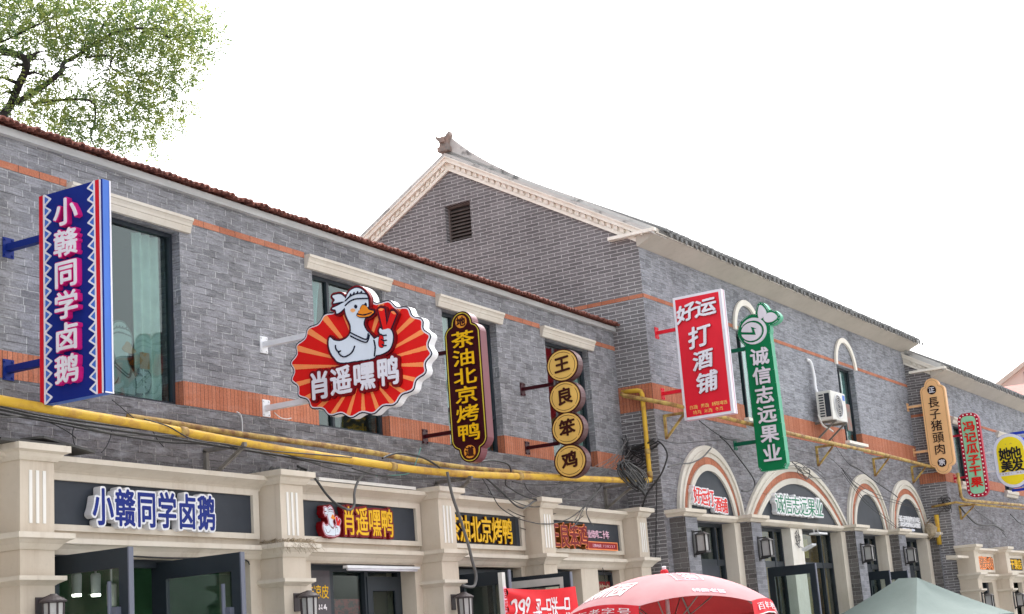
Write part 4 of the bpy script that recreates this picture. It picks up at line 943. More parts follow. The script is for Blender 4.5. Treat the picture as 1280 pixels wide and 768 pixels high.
# ================================================================== arches, eaves and gables shared by buildings 2 and 3
def gable_roof(root, L, zs_in, zs_out, vr, slope, depth, brickm, vent=None):
    """gable wall at u=0, ridge at v=vr; eave soffit; tiled roof"""
    zw = lambda v: zs_in + .09 + slope*(v if v <= vr else 2*vr - v)
    g = MB()
    if vent:
        a, b, c, d = vent
        T = lambda vs_: [(0, v, z) for v, z in vs_]
        polys = [[(0,0),(a,0),(a,zw(a)),(0,zw(0))], [(b,0),(depth,0),(depth,zw(depth)),(vr,zw(vr)),(b,zw(b))] if b < vr else [(b,0),(depth,0),(depth,zw(depth)),(b,zw(b))],
                 [(a,0),(b,0),(b,c),(a,c)], [(a,d),(b,d),(b,zw(b)),(vr,zw(vr)),(a,zw(a))] if a < vr < b else [(a,d),(b,d),(b,zw(b)),(a,zw(a))]]
        for P in polys:
            g.add([(0,v,z) for v,z in P], [list(range(len(P)))]); g.add([(.3,v,z) for v,z in P], [list(range(len(P)))[::-1]])
        for (p, q) in (((a,c),(b,c)),((b,c),(b,d)),((b,d),(a,d)),((a,d),(a,c))):
            g.add([(0,*p),(0,*q),(.3,*q),(.3,*p)], [(0,1,2,3)])
    else:
        g.prism([(0,0),(depth,0),(depth,zw(depth)),(vr,zw(vr)),(0,zw(0))], 0, -.3, gab)
    g.build('gable_wall', brickm, root, recalc=not vent)
    if vent:
        f = MB(); f.box(.10,.16,a,a+.03,c,d); f.box(.10,.16,b-.03,b,c,d); f.box(.10,.16,a+.03,b-.03,c,c+.03); f.box(.10,.16,a+.03,b-.03,d-.03,d)
        vo = f.build('vent', M['louver'], root)
        s = MB(); nn = 9
        for k in range(nn):
            z = c+.05+(d-c-.1)*(k+.5)/nn
            s.add([(.09,a+.03,z-.03),(.09,b-.03,z-.03),(.16,b-.03,z+.022),(.16,a+.03,z+.022),(.098,a+.03,z-.036),(.098,b-.03,z-.036),(.168,b-.03,z+.016),(.168,a+.03,z+.016)],
                  [(0,1,2,3),(7,6,5,4),(0,4,5,1),(2,6,7,3)])
        s.build('louver', M['louver'], vo)
        bk = MB(); bk.box(.17,.18,a,b,c,d); bk.build('vent_backing', M['black'], vo)
    # rake mouldings: inner strip, dentils, outer board
    r = MB(); ob = MB(); vg = MB()
    for sgn_ in (1, -1):
        dn = MB()
        V = lambda t: t if sgn_ == 1 else 2*vr - t
        t0 = -.0 if sgn_ == 1 else -.2
        def strip(mb, z0, z1, d0, d1, ta=None):
            ta = t0 if ta is None else ta
            mb.prism([(V(ta), zw(0)+slope*ta+z0), (V(vr), zw(vr)+z0), (V(vr), zw(vr)+z1), (V(ta), zw(0)+slope*ta+z1)], d0, d1, gab)
        strip(r, -.02, .04, 0, .045); strip(r, .04, .125, 0, .03); strip(ob, .125, .20, 0, .10, t0-.12); strip(ob, .20, .225, 0, .125, t0-.2)
        strip(vg, .227, .28, -.35, .115, -.33); strip(vg, .281, .345, -.12, .05, -.30)
        nd = 30
        for k in range(nd):
            t = .12+(vr-.22)*k/(nd-1); c = zw(0)+slope*t
            hw = .032
            dn.prism([(V(t-hw), c+.05-slope*hw), (V(t+hw), c+.05+slope*hw), (V(t+hw), c+.12+slope*hw), (V(t-hw), c+.12-slope*hw)], .031, .062, gab)
        dn.build('dentil_row', M['rake'], root)
    r.build('rake_molding', M['rake'], root); ob.build('rake_board', M['rake'], root)
    vg.build('verge_ridge', M['ridge'], root)
    # roof slabs and tile rows
    ro = MB()
    for sgn_ in (1, -1):
        V = lambda t: t if sgn_ == 1 else 2*vr - t
        zo = zw(0)+.33; rs_ = .55
        ro.add([(.02,V(-.36),zo-.36*rs_-.06),(L+.12,V(-.36),zo-.36*rs_-.06),(L+.12,V(vr),zo+vr*rs_-.06),(.02,V(vr),zo+vr*rs_-.06),
                (.02,V(-.36),zo-.36*rs_),(L+.12,V(-.36),zo-.36*rs_),(L+.12,V(vr),zo+vr*rs_),(.02,V(vr),zo+vr*rs_)],
               [(0,3,2,1),(4,5,6,7),(0,1,5,4),(1,2,6,5),(2,3,7,6),(3,0,4,7)])
        n = int((L-.1)/.19)
        rg = random.Random(11)
        for k in range(n+1):
            u = .28+k*.19; P = []
            j = (rg.random()-.5)*.03; zj = (rg.random()-.5)*.012
            for t in (-.40+j, vr):
                z = zo+rs_*t+zj
                for q in range(6):
                    an = math.pi*q/5
                    P.append((u-.062*math.cos(an), V(t), z+.012+.062*math.sin(an)))
            ro.add(P, [(q,q+1,7+q,6+q) for q in range(5)] + [(0,1,2,3,4,5)])
            if sgn_ == 1:       # drip tile between the barrels
                uu = u+.095; z = zo-.40*rs_+zj
                ro.prism([(uu-.05,z+.0),(uu-.035,z-.05),(uu,z-.075),(uu+.035,z-.05),(uu+.05,z)], .395+j, .41+j, fac)
    ro.build('roof', M['tile_g'], root, recalc=False)
    rd = MB(); z = zw(0)+.33+.55*vr+.02
    rd.box(.0, L+.1, vr-.12, vr+.12, z-.04, z+.08); rd.tube([(-.02,vr,z+.09),(L+.1,vr,z+.09)], .07)
    rd.build('ridge', M['ridge_d'], root)
    # eave soffit cove and its return on the gable
    s = MB()
    s.prism([(0,zs_in),(.02,zs_in-.005),(.34,zs_out-.02),(.36,zs_out-.02),(.36,zs_out+.055),(0,zs_out+.055)], 0, 0, lambda a,b,d: (0,0,0)) if False else None
    prof = [(0,zs_in),(.02,zs_in),(.33,zs_out-.03),(.36,zs_out-.03),(.36,zs_out+.05),(0,zs_out+.05)]
    s.molding([(-.06,0),(L+.12,0)], prof)
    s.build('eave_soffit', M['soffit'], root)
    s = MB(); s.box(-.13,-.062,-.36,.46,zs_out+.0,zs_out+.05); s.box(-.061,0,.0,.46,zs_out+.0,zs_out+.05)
    s.build('eave_return', M['rake'], root)
    return zw

def arc(cu, w, h, zb, n=40):           # circular segment arch, half width w, rise h
    Rr = (w*w+h*h)/(2*h); cz = zb+h-Rr
    a = math.asin(min(1, w/Rr)); a = a if h <= w else math.pi-a
    return [(cu+Rr*math.sin(-a+2*a*i/n), cz+Rr*math.cos(-a+2*a*i/n)) for i in range(n+1)]
def arch_piece(mb, c, w0, h0, w1, h1, zb, d0, d1):
    mb.ring(arc(c,w0,h0,zb), arc(c,w1,h1,zb), d0, d1, fac, closed=False)

# ================================================================== building 2: gabled brick house with arches
b2 = thing('gabled_brick_building', 'tall grey brick house with white dentilled gable and four arched shopfronts', 'building', FR[2])
L2 = 13.07
ZL = 3.45
AR = [(1.70,1.245,1.11),(5.45,2.48,1.10),(9.235,1.265,1.10),(11.85,1.33,1.13)]
PR = [(.16,.58),(2.65,3.06),(7.62,8.08),(10.23,10.70),(12.99,13.42)]
OPN = [(PR[i][1]-.02, PR[i+1][0]+.02) for i in range(4)]
W2 = [(3.5,4.5),(8.5,9.5)]
w = MB()
wall_grid(w, 0.301, L2, 0, 7.76, [(a,b,-1,ZL) for a, b in OPN] + [(a,b,5.28,6.83) for a, b in W2])
w.box(L2-.3, L2, .3, 6.8, 0, 7.7); w.box(.3, L2-.3, 6.5, 6.8, 0, 7.7)
w.box(0, .3, -.0035, .0, 0, 7.7)
w.build('wall', M['brick2'], b2)
gable_roof(b2, L2, 7.66, 7.83, 3.40, .578, 6.8, M['gable'], (3.04,3.55,8.45,9.10))
o = MB(); vr = 3.40; zc = 10.13
orn = [(-.10,0),(.10,0),(.11,.10),(.09,.16),(.12,.22),(.17,.27),(.21,.38),(.15,.33),(.09,.30),(.04,.31),(-.03,.30),(-.09,.32),(-.15,.40),(-.17,.31),(-.12,.23),(-.09,.16),(-.11,.10)]
o.prism([(vr+a*.8, zc-.10+b*.82) for a, b in orn], .02, .15, gab)
o.box(-.18,.02,vr-.11,vr+.11,zc-.12,zc-.03); o.box(-.20,-.15,vr-.05,vr+.05,zc+.03,zc+.12)
o.build('ridge_ornament', M['ornament'], b2, bevel=.012)
# swept up end of the ridge
o = MB()
for sg in (1,):
    pts = [(0,.30),(.2,.22),(.45,.13),(.8,.06),(1.3,.005)]
    pl = [(vr-sg*t, 9.715+.345-.578*t+h) for t, h in pts] + [(vr-sg*t, 9.715+.29-.578*t) for t, h in pts[::-1]]
    o.prism(pl, -.10, .05, gab)
o.build('verge_sweep', M['ridge'], b2)
e = MB()
for i, (a, b) in enumerate(((.0,8.5-.003),(9.5+.003,L2+.003)) ): pass
e.box(-.004, L2+.003, -.008, -.0036, 6.855, 6.915); e.box(-.004, 0, -.0036, 6.0, 6.855, 6.915); e.build('brick_band', M['orange'], b2)
e = MB(); ed = [-.004, 3.5, 4.5, 8.5, 9.5, L2+.003]
for i in range(0, 6, 2):
    e = MB(); e.box(ed[i]-(.003 if i else 0), ed[i+1]+(.003 if i < 4 else 0), -.008, (.2 if i else .0), 5.11, 5.51)
    if i == 0: e.box(-.004, 0, .0, 6.0, 5.11, 5.51)
    e.build('soldier_course', M['soldier'], b2)
for a, b in W2:
    window(b2, a, b, 5.28, 6.83, .11, mull=(.42,))
    room(b2, a-.2, b+.2, .31, 2, 5.0, 7.0, name='room_behind_window')
    curtain(b2, a+.02, b-.02, .215, 5.3, 6.82, 'curtain_b', waves=7, amp=.015)
    c = MB(); arch_piece(c, (a+b)/2, .62, .60, .52, .50, 6.83, .0085, .05); c.build('arch_molding', M['rake'], b2)
    s = MB(); s.box(a-.06,b+.06,-.10,.16,5.225,5.28); s.build('window_sill', M['rake'], b2)
sw = MB(); sw.box(9.0,9.28,.097,.105,5.55,6.1); sw.build('window_sticker', mat('faded_sticker', (.30,.12,.09), .7, col2=(.16,.2,.19), nscale=8), b2)
for i, (c, wd, h) in enumerate(AR):
    zb = 3.555
    Rr = (wd*wd+h*h)/(2*h)
    def off(t):
        r = Rr-t; cz = zb+h-Rr; hh = h-t
        return math.sqrt(max(r*r-(zb-cz)**2, .01)), hh
    seg = [off(t) for t in (0,.085,.115,.16,.185,.305,.33,.405)]
    o = MB(); arch_piece(o, c, *seg[0], *seg[1], zb, 0, .05); arch_piece(o, c, *seg[1], *seg[2], zb, 0, .075); arch_piece(o, c, *seg[2], *seg[4], zb, 0, .045)
    ao = o.build('arch', M['arch_w'], b2)
    o = MB(); arch_piece(o, c, *seg[4], *seg[5], zb, 0, .03); o.build('arch_brick_ring', M['soldier'] if False else M['orange'], ao)
    o = MB(); arch_piece(o, c, *seg[5], *seg[7], zb, 0, .055); o.build('arch_inner_ring', M['arch_w'], ao)
    o = MB(); o.prism(arc(c, *seg[7], zb), 0, .02, fac); o.build('arch_panel', M['slate'], ao)
for i, (a, b) in enumerate(PR):
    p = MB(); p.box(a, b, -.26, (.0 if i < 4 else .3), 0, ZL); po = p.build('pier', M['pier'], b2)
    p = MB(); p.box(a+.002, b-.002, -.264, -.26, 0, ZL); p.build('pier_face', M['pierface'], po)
lg = [(0,3.46),(.03,3.46),(.06,3.50),(.10,3.515),(.10,3.565),(0,3.57)]
for i, (a, b) in enumerate(PR):
    m = MB(); m.molding([(a-.06,-.001),(a-.06,-.26),(b+.06,-.26),(b+.06,-.001)], lg); m.build('pier_cap', M['cream_w'], b2)
    if i < 4:
        m = MB(); m.molding([(b+.162,-.03),(PR[i+1][0]-.162,-.03)], [(0,3.45),(.04,3.46),(.09,3.505),(.09,3.55),(0,3.555)]); m.build('ledge', M['cream_w'], b2)
for i in range(4):
    j = MB(); j.box(PR[i+1][0]-.24, PR[i+1][0]-.002, -.07, .24, 0, 3.45); j.build('door_jamb', M['cream_w'], b2)
j = MB(); j.box(4.95, 5.5, -.02, .22, 0, 3.45); j.build('white_pillar', M['rake'], b2)
VD = .15
cells = [(OPN[0][0]+.02, PR[1][0]-.24, (2.12,)), (OPN[1][0]+.02, 4.95, (4.55,)), (5.5, PR[2][0]-.24, (6.85,)), (OPN[2][0]+.02, PR[3][0]-.24, (9.55,)), (OPN[3][0]+.02, PR[4][0]-.24, (12.3,))]
for i, (a, b, mm) in enumerate(cells):
    f = doorset(b2, a, b, ZL, VD, mull=mm, head=2.83, w=.055)
    p = MB(); p.box(a+.05, b-.05, VD+.035, VD+.043, .05, ZL-.05); p.build('door_glass', M['glass_d'], f)
    q = MB()
    if i in (0,):
        q.box(a+.09, mm[0]-.045, VD-.012, VD+.03, .05, 2.78)
        for k in range(3): q.box(a+.35+k*.14, a+.39+k*.14, VD-.02, VD-.012, 1.0, 2.55)
        q.build('panelled_door', M['slate'], f)
    if i in (3, 4):
        q.box(a+.09, mm[0]-.045, VD-.012, VD+.03, 2.45, 2.78); q.build('door_rail', M['frame'], f)
    room(b2, a, b, .31, 3.2, .01, 3.5, ('room','wood','wood','room','room')[i], 'shop_interior', 'room_w')
q = MB(); q.box(3.3,4.5,.32,.34,2.98,3.30); q.box(5.8,6.6,.32,.34,2.98,3.33); q.build('yellow_sign_inside', mat('ochre_sign', (.62,.42,.12), .7, var=.2), b2)
for x0_, x1_ in ((3.28,4.42),(5.72,6.62),(7.05,7.3)):
    q = MB(); n_ = max(2, int((x1_-x0_)/.11))
    for k in range(n_): q.box(x0_+(x1_-x0_)*k/n_+.004, x0_+(x1_-x0_)*(k+1)/n_-.004, .27+.01*(k%2), .295, .05, 2.62)
    q.build('timber_screen', M['wood'], b2)
q = MB(); q.box(5.95,6.25,.26,.268,2.3,2.45); q.build('red_notice', mat('red_notice', (.5,.05,.08), .5, var=.5, nscale=30), b2)
leaf(b2, 4.1, .14, -.72, 2.76, handle=False); leaf(b2, 9.05, .14, -.36, 2.71, handle=False); leaf(b2, 10.0, .14, -.42, 2.71, handle=False)

# ================================================================== building 3
b3 = thing('far_brick_building', 'lower grey brick shop house at the far end with cream shopfront', 'building', FR[3])
L3 = 16.0
w = MB(); W3 = [(1.15,2.05),(5.1,6.0)]
wall_grid(w, .301, L3, 0, 7.05, [(a,b,4.72,6.05) for a, b in W3] + [(.55,2.3,-1,2.55),(3.2,5.3,-1,2.55)])
w.box(0,.3,-.0035,0,0,6.98); w.box(L3-.3,L3,.3,6.6,0,7.0); w.box(.3,L3-.3,6.3,6.6,0,7.0)
w.build('wall', M['brick2'], b3)
gable_roof(b3, L3, 6.98, 7.14, 3.3, .578, 6.6, M['gable'])
e = MB(); e.box(-.004,L3,-.008,-.0036,6.16,6.22); e.box(-.004,0,-.0036,4.0,6.16,6.22); e.build('brick_band', M['orange'], b3)
e = MB(); ed = [-.004,1.15,2.05,5.1,6.0,L3]
for i in range(0,6,2):
    e = MB(); e.box(ed[i], ed[i+1], -.008, 0 if not i else .2, 4.66, 4.88)
    if not i: e.box(-.004,0,0,4.0,4.66,4.88)
    e.build('soldier_course', M['soldier'], b3)
for a, b in W3:
    window(b3, a, b, 4.72, 6.05, .11, mull=(.4,)); room(b3, a-.2, b+.2, .31, 2, 4.5, 6.2, name='room_behind_window')
    curtain(b3, a+.02, b-.02, .215, 4.75, 6.03, 'curtain', waves=6, amp=.015)
    l = MB(); l.molding([(a-.13,0),(b+.13,0)], [(0,6.19),(.10,6.19),(.10,6.15),(.07,6.12),(.06,6.08),(.04,6.05),(0,6.05)][::-1]); l.build('window_lintel', M['lintel'], b3)
    s = MB(); s.molding([(a-.12,0),(b+.12,0)], [(0,4.55),(.05,4.56),(.06,4.62),(.09,4.64),(.09,4.715),(0,4.72)]); s.build('window_sill', M['lintel'], b3)
P3 = [(-.02,.30),(2.66,2.98),(5.36,5.68),(8.1,8.42)]
for a, b in P3:
    p = MB(); p.box(a, b, -.40, -.004, 0, 3.24); po = p.build('pilaster', M['cream'], b3)
    sh = lambda pr, dz: [(o_, z_+dz) for o_, z_ in pr]
    for pr in (sh(cap,-.36), sh(led,-.24), sh(bnd,-.24)):
        c = MB(); c.molding([(a,-.003),(a,-.40),(b,-.40),(b,-.003)], pr); c.build('pilaster_molding', M['cream_w'], po)
for i in range(3):
    a, b = P3[i][1], P3[i+1][0]
    fa = MB(); fr = MB(); pn = MB()
    fa.box(a, b, -.10, -.0036, 2.45, 3.2)
    mo = MB(); mo.molding([(a,-.10),(b,-.10)], sh(cor,-.36)); mo.build('shopfront_cornice', M['cream_w'], b3)
    mo = MB(); mo.molding([(a,-.10),(b,-.10)], sh(led,-.245)); mo.build('shopfront_ledge', M['cream_w'], b3)
    p, q = a+.95, b-.22
    for (u0,u1,z0,z1) in ((p-.09,q+.09,3.02,3.09),(p-.09,q+.09,2.67,2.73),(p-.09,p,2.73,3.02),(q,q+.09,2.73,3.02)): fr.box(u0,u1,-.145,-.10,z0,z1)
    pn.box(p,q,-.112,-.10,2.73,3.02)
    fa.box(a, a+.25, -.1, .0, 0, 2.45); fa.box(b-.36, b, -.1, 0, 0, 2.45)
    fa.build('shopfront_wall', M['cream'], b3); fo = fr.build('signboard_frame', M['cream_w'], b3); pn.build('signboard_panel', M['slate'], fo)
for a, b in ((.55,2.3),(3.2,5.3)):
    f = doorset(b3, a, b, 2.55, .03, mull=((a+b)/2,)); p = MB(); p.box(a+.05,b-.05,.06,.068,.05,2.5); p.build('door_glass', M['glass_d'], f); room(b3, a-.1, b+.1, .31, 3, .01, 2.8, 'room', 'shop_interior', 'room_w')
q = MB(); q.molding([(-.95,-.05),(-.10,-.05)], [(0,2.93),(.25,2.95),(.25,3.0),(0,3.02)]); q.build('gable_ledge', M['cream_w'], b3)
# ================================================================== projecting signs (each hangs on two arms bolted to the wall)
def sign(name, label, b, u, arms, armmat, reach, w=.045, cat='signboard', group='projecting shop signs'):
    t = thing(name, label, cat, at(b, u, 0, 0), group)
    for z in arms:
        m = MB(); m.box(-w/2, w/2, -reach, -.012, z-w/2, z+w/2); o = m.build('bracket_arm', M[armmat], t)
        p = MB(); p.box(-.06, .06, -.012, -.001, z-.09, z+.09)
        for sx in (-1,1):
            for sz in (-1,1): p.lathe([(.011,-.022),(.011,-.012)], (sx*.042,0,z+sz*.07), 6, 'y')
        p.build('wall_plate', M[armmat], o)
    return t
def layer(t, name, m, rs, d0, d1, parent=None, blur=2):
    q = MB(); rs.solid(q, d0, d1, sgn, blur); return q.build(name, M[m] if isinstance(m, str) else m, parent or t, recalc=False)

# -- 1 blue upright box sign
t = sign('blue_upright_sign', 'tall blue box sign with red zigzag borders and white pink characters', 1, 9.07, (5.38, 4.30), 'blue_arm', .46, .06)
a0, a1, z0, z1 = .44, 1.17, 3.925, 5.74
q = MB(); q.box(-.045, .045, -a1, -a0, z0, z1); bd = q.build('light_box', M['blue'], t)
q = MB(); q.box(-.05, -.045, -a1, -a0, z0, z1); q.build('navy_face', M['navy'], bd)
q = MB(); q.box(-.056,-.05,-(a0+.052),-a0,z0,z1); q.box(-.056,-.05,-(a1-.028),-(a1-.078),z0,z1); q.build('red_stripe', M['red'], bd)
q = MB(); rs = Raster(a0, z0, a1, z1, .004)
zg = MB(); zh = MB(); n = 18; hh = (z1-z0)/n
rs.rect(a0+.052, z0, a0+.066, z1).rect(a1-.078-.012, z0, a1-.078, z1).rect(a1-.028,z0,a1-.016,z1)
for k in range(n):
    zc = z0+hh*(k+.5)
    rs.stroke([(a0+.06, zc-hh/2), (a0+.135, zc), (a0+.06, zc+hh/2)], .007)
    rs.stroke([(a1-.084, zc-hh/2), (a1-.16, zc), (a1-.084, zc+hh/2)], .007)
    zg.prism([(a0+.06,zc-hh/2),(a0+.133,zc),(a0+.06,zc+hh/2)], .05, .053, sgn); zh.prism([(a1-.084,zc-hh/2),(a1-.158,zc),(a1-.084,zc+hh/2)], .05, .053, sgn)
zg.build('zigzag_fill', M['blue'], bd); zh.build('zigzag_fill', M['blue'], bd); rs.solid(q, .05, .058, sgn); q.build('white_zigzag', M['letter'], bd, recalc=False)
q = MB(); q.box(.03,.046,-a1-.004,-a1+.0,z0,z1); q.box(-.05,.05,-a1-.002,-a1,z0,z0+.012); q.build('white_edging', M['letter'], bd)
rs = Raster(.6, 3.98, 1.02, 5.68, .0025).column('小赣同学卤鹅', .678, .915, 5.655, 4.035, .20)
layer(t, 'character_halo', 'pink', rs.grow(.013), .05, .10); layer(t, 'characters', 'letter', rs.grow(.0055), .10, .106)

# -- 2 scalloped duck sign
t = sign('duck_sign', 'red sunburst box sign with a white duck holding sticks and wavy edge', 1, 12.53, (5.0, 4.32), 'whitep', .62, .055)
CX, CZ, RX, RZ = 1.285, 4.635, .855, .578
def scal(k, n=360, lobes=20, amp=.028):
    return [(CX+RX*k*(1-amp*math.cos(lobes*th))*math.cos(th), CZ+RZ*k*(1-amp*1.2*math.cos(lobes*th))*math.sin(th)) for th in [2*math.pi*i/n+math.pi for i in range(n)]]
def cur(P, n=5, closed=True):          # smooth curve through points
    o = []; N_ = len(P)
    for i in range(N_ if closed else N_-1):
        p = [P[(i+k) % N_] if closed else P[min(max(i+k,0),N_-1)] for k in (-1,0,1,2)]
        for s in range(n):
            x = s/n
            o.append(tuple(.5*((2*p[1][c])+(-p[0][c]+p[2][c])*x+(2*p[0][c]-5*p[1][c]+4*p[2][c]-p[3][c])*x*x+(-p[0][c]+3*p[1][c]-3*p[2][c]+p[3][c])*x**3) for c in (0,1)))
    if not closed: o.append(P[-1])
    return o
RES = .004
base = Raster(.38, 3.98, 2.22, 5.45, RES)
duck_w = base.new().poly(cur(DUCK_BODY)); duck_w.poly(cur(DUCK_ARM)).poly(cur(DUCK_BOW1, 3)).poly(cur(DUCK_BOW2, 3))
sticks = base.new().poly(DUCK_STICK1).poly(DUCK_STICK2).poly(cur(DUCK_STICK3))
beak = base.new().poly(cur(DUCK_BEAK))
inkline = duck_w.plus(sticks).plus(beak).grow(.014)
halo = inkline.grow(.016)
board = base.new().poly(scal(1.0)).plus(halo)
layer(t, 'light_box', 'whitep', board, -.02, .085)
lb = layer(t, 'ink_border', 'ink', board, .085, .09)
layer(t, 'white_border', 'letter', board.grow(-.014), .09, .093, lb); red = board.grow(-.026); layer(t, 'red_face', 'sred', red, .093, .096, lb)
rays = base.new(); RCX, RCZ = RAY_CENTER[0]
for k in range(22):
    th = 2*math.pi*(k+.35)/22; dw = .044
    rays.poly([(RCX+.05*math.cos(th), RCZ+.05*math.sin(th)), (RCX+2*math.cos(th-dw), RCZ+1.5*math.sin(th-dw)), (RCX+2*math.cos(th+dw), RCZ+1.5*math.sin(th+dw))])
layer(t, 'peach_rays', 'peach', rays.both(red.grow(-.003)), .096, .098, lb)
dk = layer(t, 'duck_emblem', 'dred', halo, .096, .135); layer(t, 'ink_outline', 'ink', inkline, .135, .138, dk)
layer(t, 'white_body', 'duckw', duck_w.minus(sticks.grow(.008).both(base.new().poly(cur(DUCK_STICK3)).grow(.01))), .138, .141, dk)
layer(t, 'red_sticks', 'sred', sticks.minus(base.new().poly(cur(DUCK_ARM)).minus(base.new().poly(cur(DUCK_STICK3)))), .1385, .1425, dk)
layer(t, 'stick_ends', 'peach', base.new().poly(cur(DUCK_END1)).plus(base.new().poly(cur(DUCK_END2))), .1425, .1445, dk)
ln = base.new()
for L_ in [v for k, v in sorted(globals().items()) if k.startswith('DUCK_LINE_')]: ln.stroke(cur(L_, 6, False), .0065)
ln = ln.plus(beak.grow(.008).minus(beak)).poly(cur(DUCK_EYE1)).poly(cur(DUCK_EYE2))
layer(t, 'beak', 'orange_p', beak, .141, .148, dk); layer(t, 'cheek', 'cheek', base.new().poly(cur(DUCK_CHEEK)), .141, .143, dk)
layer(t, 'ink_lines', 'ink', ln, .141, .1495, dk)
rs = Raster(.6, 4.15, 1.95, 4.75, .0035)
for i, (ch, a, z) in enumerate(zip('肖遥嘿鸭', (.685, .955, 1.24, 1.53), (4.285, 4.295, 4.295, 4.30))): rs.char(ch, a+.01, z+.005, .225, .265)
layer(t, 'character_halo', 'dred', rs.grow(.034), .096, .13); layer(t, 'characters', 'letter', rs.grow(.0072), .13, .14)

# -- 3 maroon plaque
def plaque(a0, a1, z0, z1, r, bump, res=.004):
    c = (a0+a1)/2
    return Raster(a0-.05, z0-bump-.1, a1+.05, z1+bump+.1, res).rect(a0, z0, a1, z1, r).disc(c, z1+.0, (a1-a0)*.30, bump).disc(c, z0-.0, (a1-a0)*.30, bump)
t = sign('maroon_plaque_sign', 'narrow maroon plaque sign with gold outline and yellow characters', 1, 15.56, (5.26, 4.28), 'maroon', .46)
pl = plaque(.42, .925, 4.03, 5.56, .14, .155)
layer(t, 'plaque', 'maroon_s', pl, -.08, .065); fc = layer(t, 'face', 'maroon', pl, .065, .07)
layer(t, 'gold_outline', 'goldline', pl.grow(-.018).minus(pl.grow(-.028)), .07, .074, fc)
c = .672; [layer(t, 'amber_disc', 'amber', pl.new().disc(c, z_, .078), .07, .08, fc) for z_ in (5.585, 4.005)]
rs = pl.new().char('地', c-.055, 5.53, .11, .11).char('道', c-.055, 3.95, .11, .11); layer(t, 'disc_character', 'brown', rs.grow(.004), .08, .083, fc)
rs = Raster(.45, 4.05, .95, 5.55, .003).column('茶油北京烤鸭', .548, .825, 5.475, 4.12, .17)
layer(t, 'character_shadow', 'brown', rs.grow(.010), .07, .088); layer(t, 'characters', 'gold', rs.grow(.0055), .088, .095)

# -- 4 stack of four discs
t = sign('stacked_disc_sign', 'sign of four round sand coloured discs stacked under each other', 1, 18.1, (5.15, 4.34), 'maroon', .50)
zc = (5.37, 4.935, 4.51, 4.075)
rs = Raster(.38, 3.8, .98, 5.65, .004)
for z in zc: rs.disc(.68, z, .243, .225)
layer(t, 'light_box', 'brown_s', rs, -.07, .065); fc = layer(t, 'brown_rim', 'brown', rs, .065, .07)
r2 = rs.new(); r3 = rs.new()
for z in zc: r2.disc(.68, z, .222, .205); r3.disc(.68, z, .198, .182)
layer(t, 'sand_face', 'sand', r2, .07, .074, fc); layer(t, 'brown_ring', 'brown', r3.minus(r3.grow(-.008)), .074, .077, fc)
rs = Raster(.45, 3.9, .92, 5.55, .003)
for ch, z in zip('王良笨鸡', zc): rs.char(ch, .578, z-.105, .205, .205, 0, .12)
layer(t, 'characters', 'brown', rs.grow(.008), .074, .085)

# -- 5 red upright
t = sign('red_upright_sign', 'slanting view red upright sign with white border and white brush characters', 2, .34, (6.33, 5.37), 'crimson', .39, .05)
t['label'] = 'bright red upright box sign with white border and large white characters'
a0, a1, z0, z1 = .365, 1.175, 4.895, 6.81
q = MB(); q.box(-.065,.065,-a1,-a0,z0,z1); bx = q.build('light_box', M['pinkside'], t)
q = MB(); q.box(-.07,-.065,-a1,-a0,z0,z1); q.box(-.072,-.0,-a1-.006,-a1,z0,z1); q.box(.04,.066,-a1-.006,-a1,z0,z1); q.build('white_border', M['letter'], bx)
q = MB(); q.box(-.073,-.07,-a1+.04,-a0-.04,z0+.04,z1-.04); q.build('red_face', M['crimson'], bx)
rs = Raster(.4, 5.15, 1.16, 6.78, .0035).char('好', .44, 6.375, .27, .25, .1, .25).char('运', .755, 6.43, .31, .25, .1, .05).char('打', .60, 5.955, .32, .31, .1, .12).char('酒', .635, 5.615, .29, .27, .1, .12).char('铺', .655, 5.255, .31, .29, .1, .12)
layer(t, 'character_shadow', 'dred', rs.grow(.012), .073, .09); layer(t, 'characters', 'letter', rs.grow(.0095), .09, .105)
rs = Raster(.4, 4.93, 1.15, 5.12, .0025).row('白酒|黄酒|精酿啤酒', .47, 5.045, 1.09, 5.105, .08).row('特酒|米酒|冬酒', .52, 4.962, 1.01, 5.02, .08)
layer(t, 'small_characters', 'sand', rs, .073, .076)

# -- 6 green sign with fruit logo
t = sign('green_fruit_sign', 'tall green sign topped by a round white leafed fruit emblem', 2, 2.95, (6.36, 4.78), 'green_arm', .42, .06)
rs = Raster(.2, 4.2, 1.15, 7.15, .004)
rs.poly([(.40,6.55),(.40,4.34),(.44,4.29),(.44,4.27),(.86,4.27),(.86,4.30),(.90,4.35),(.86,6.6)])
rs.disc(.585, 6.625, .295, .285)
lf1 = [(.72,6.80),(.70,6.92),(.755,7.04),(.83,6.95),(.84,6.86)]; lf2 = [(.79,6.80),(.86,6.87),(.96,6.87),(1.03,6.78),(.93,6.72),(.83,6.73)]
rs.m |= rs.new().poly(cur(lf1)).plus(rs.new().poly(cur(lf2))).grow(.05).m
layer(t, 'light_box', 'green_s', rs, -.08, .06); fc = layer(t, 'green_face', 'green', rs, .06, .065)
layer(t, 'white_line', 'rim', rs.grow(-.012).minus(rs.grow(-.019)), .065, .067, fc)
em = rs.new().disc(.585, 6.62, .235, .225).minus(rs.new().disc(.56, 6.615, .215, .185).minus(rs.new().disc(.55, 6.615, .185, .155)))
em = em.minus(rs.new().poly([(.34,6.645),(.56,6.60),(.545,6.70),(.665,6.64),(.60,6.655),(.625,6.545),(.34,6.60)]))
em = em.plus(rs.new().poly(cur(lf1))).plus(rs.new().poly(cur(lf2)))
layer(t, 'fruit_emblem', 'letter', em, .065, .09)
rs2 = Raster(.42, 4.35, .9, 6.35, .0035).column('诚信志远果业', .505, .785, 6.33, 4.38, .18, .006)
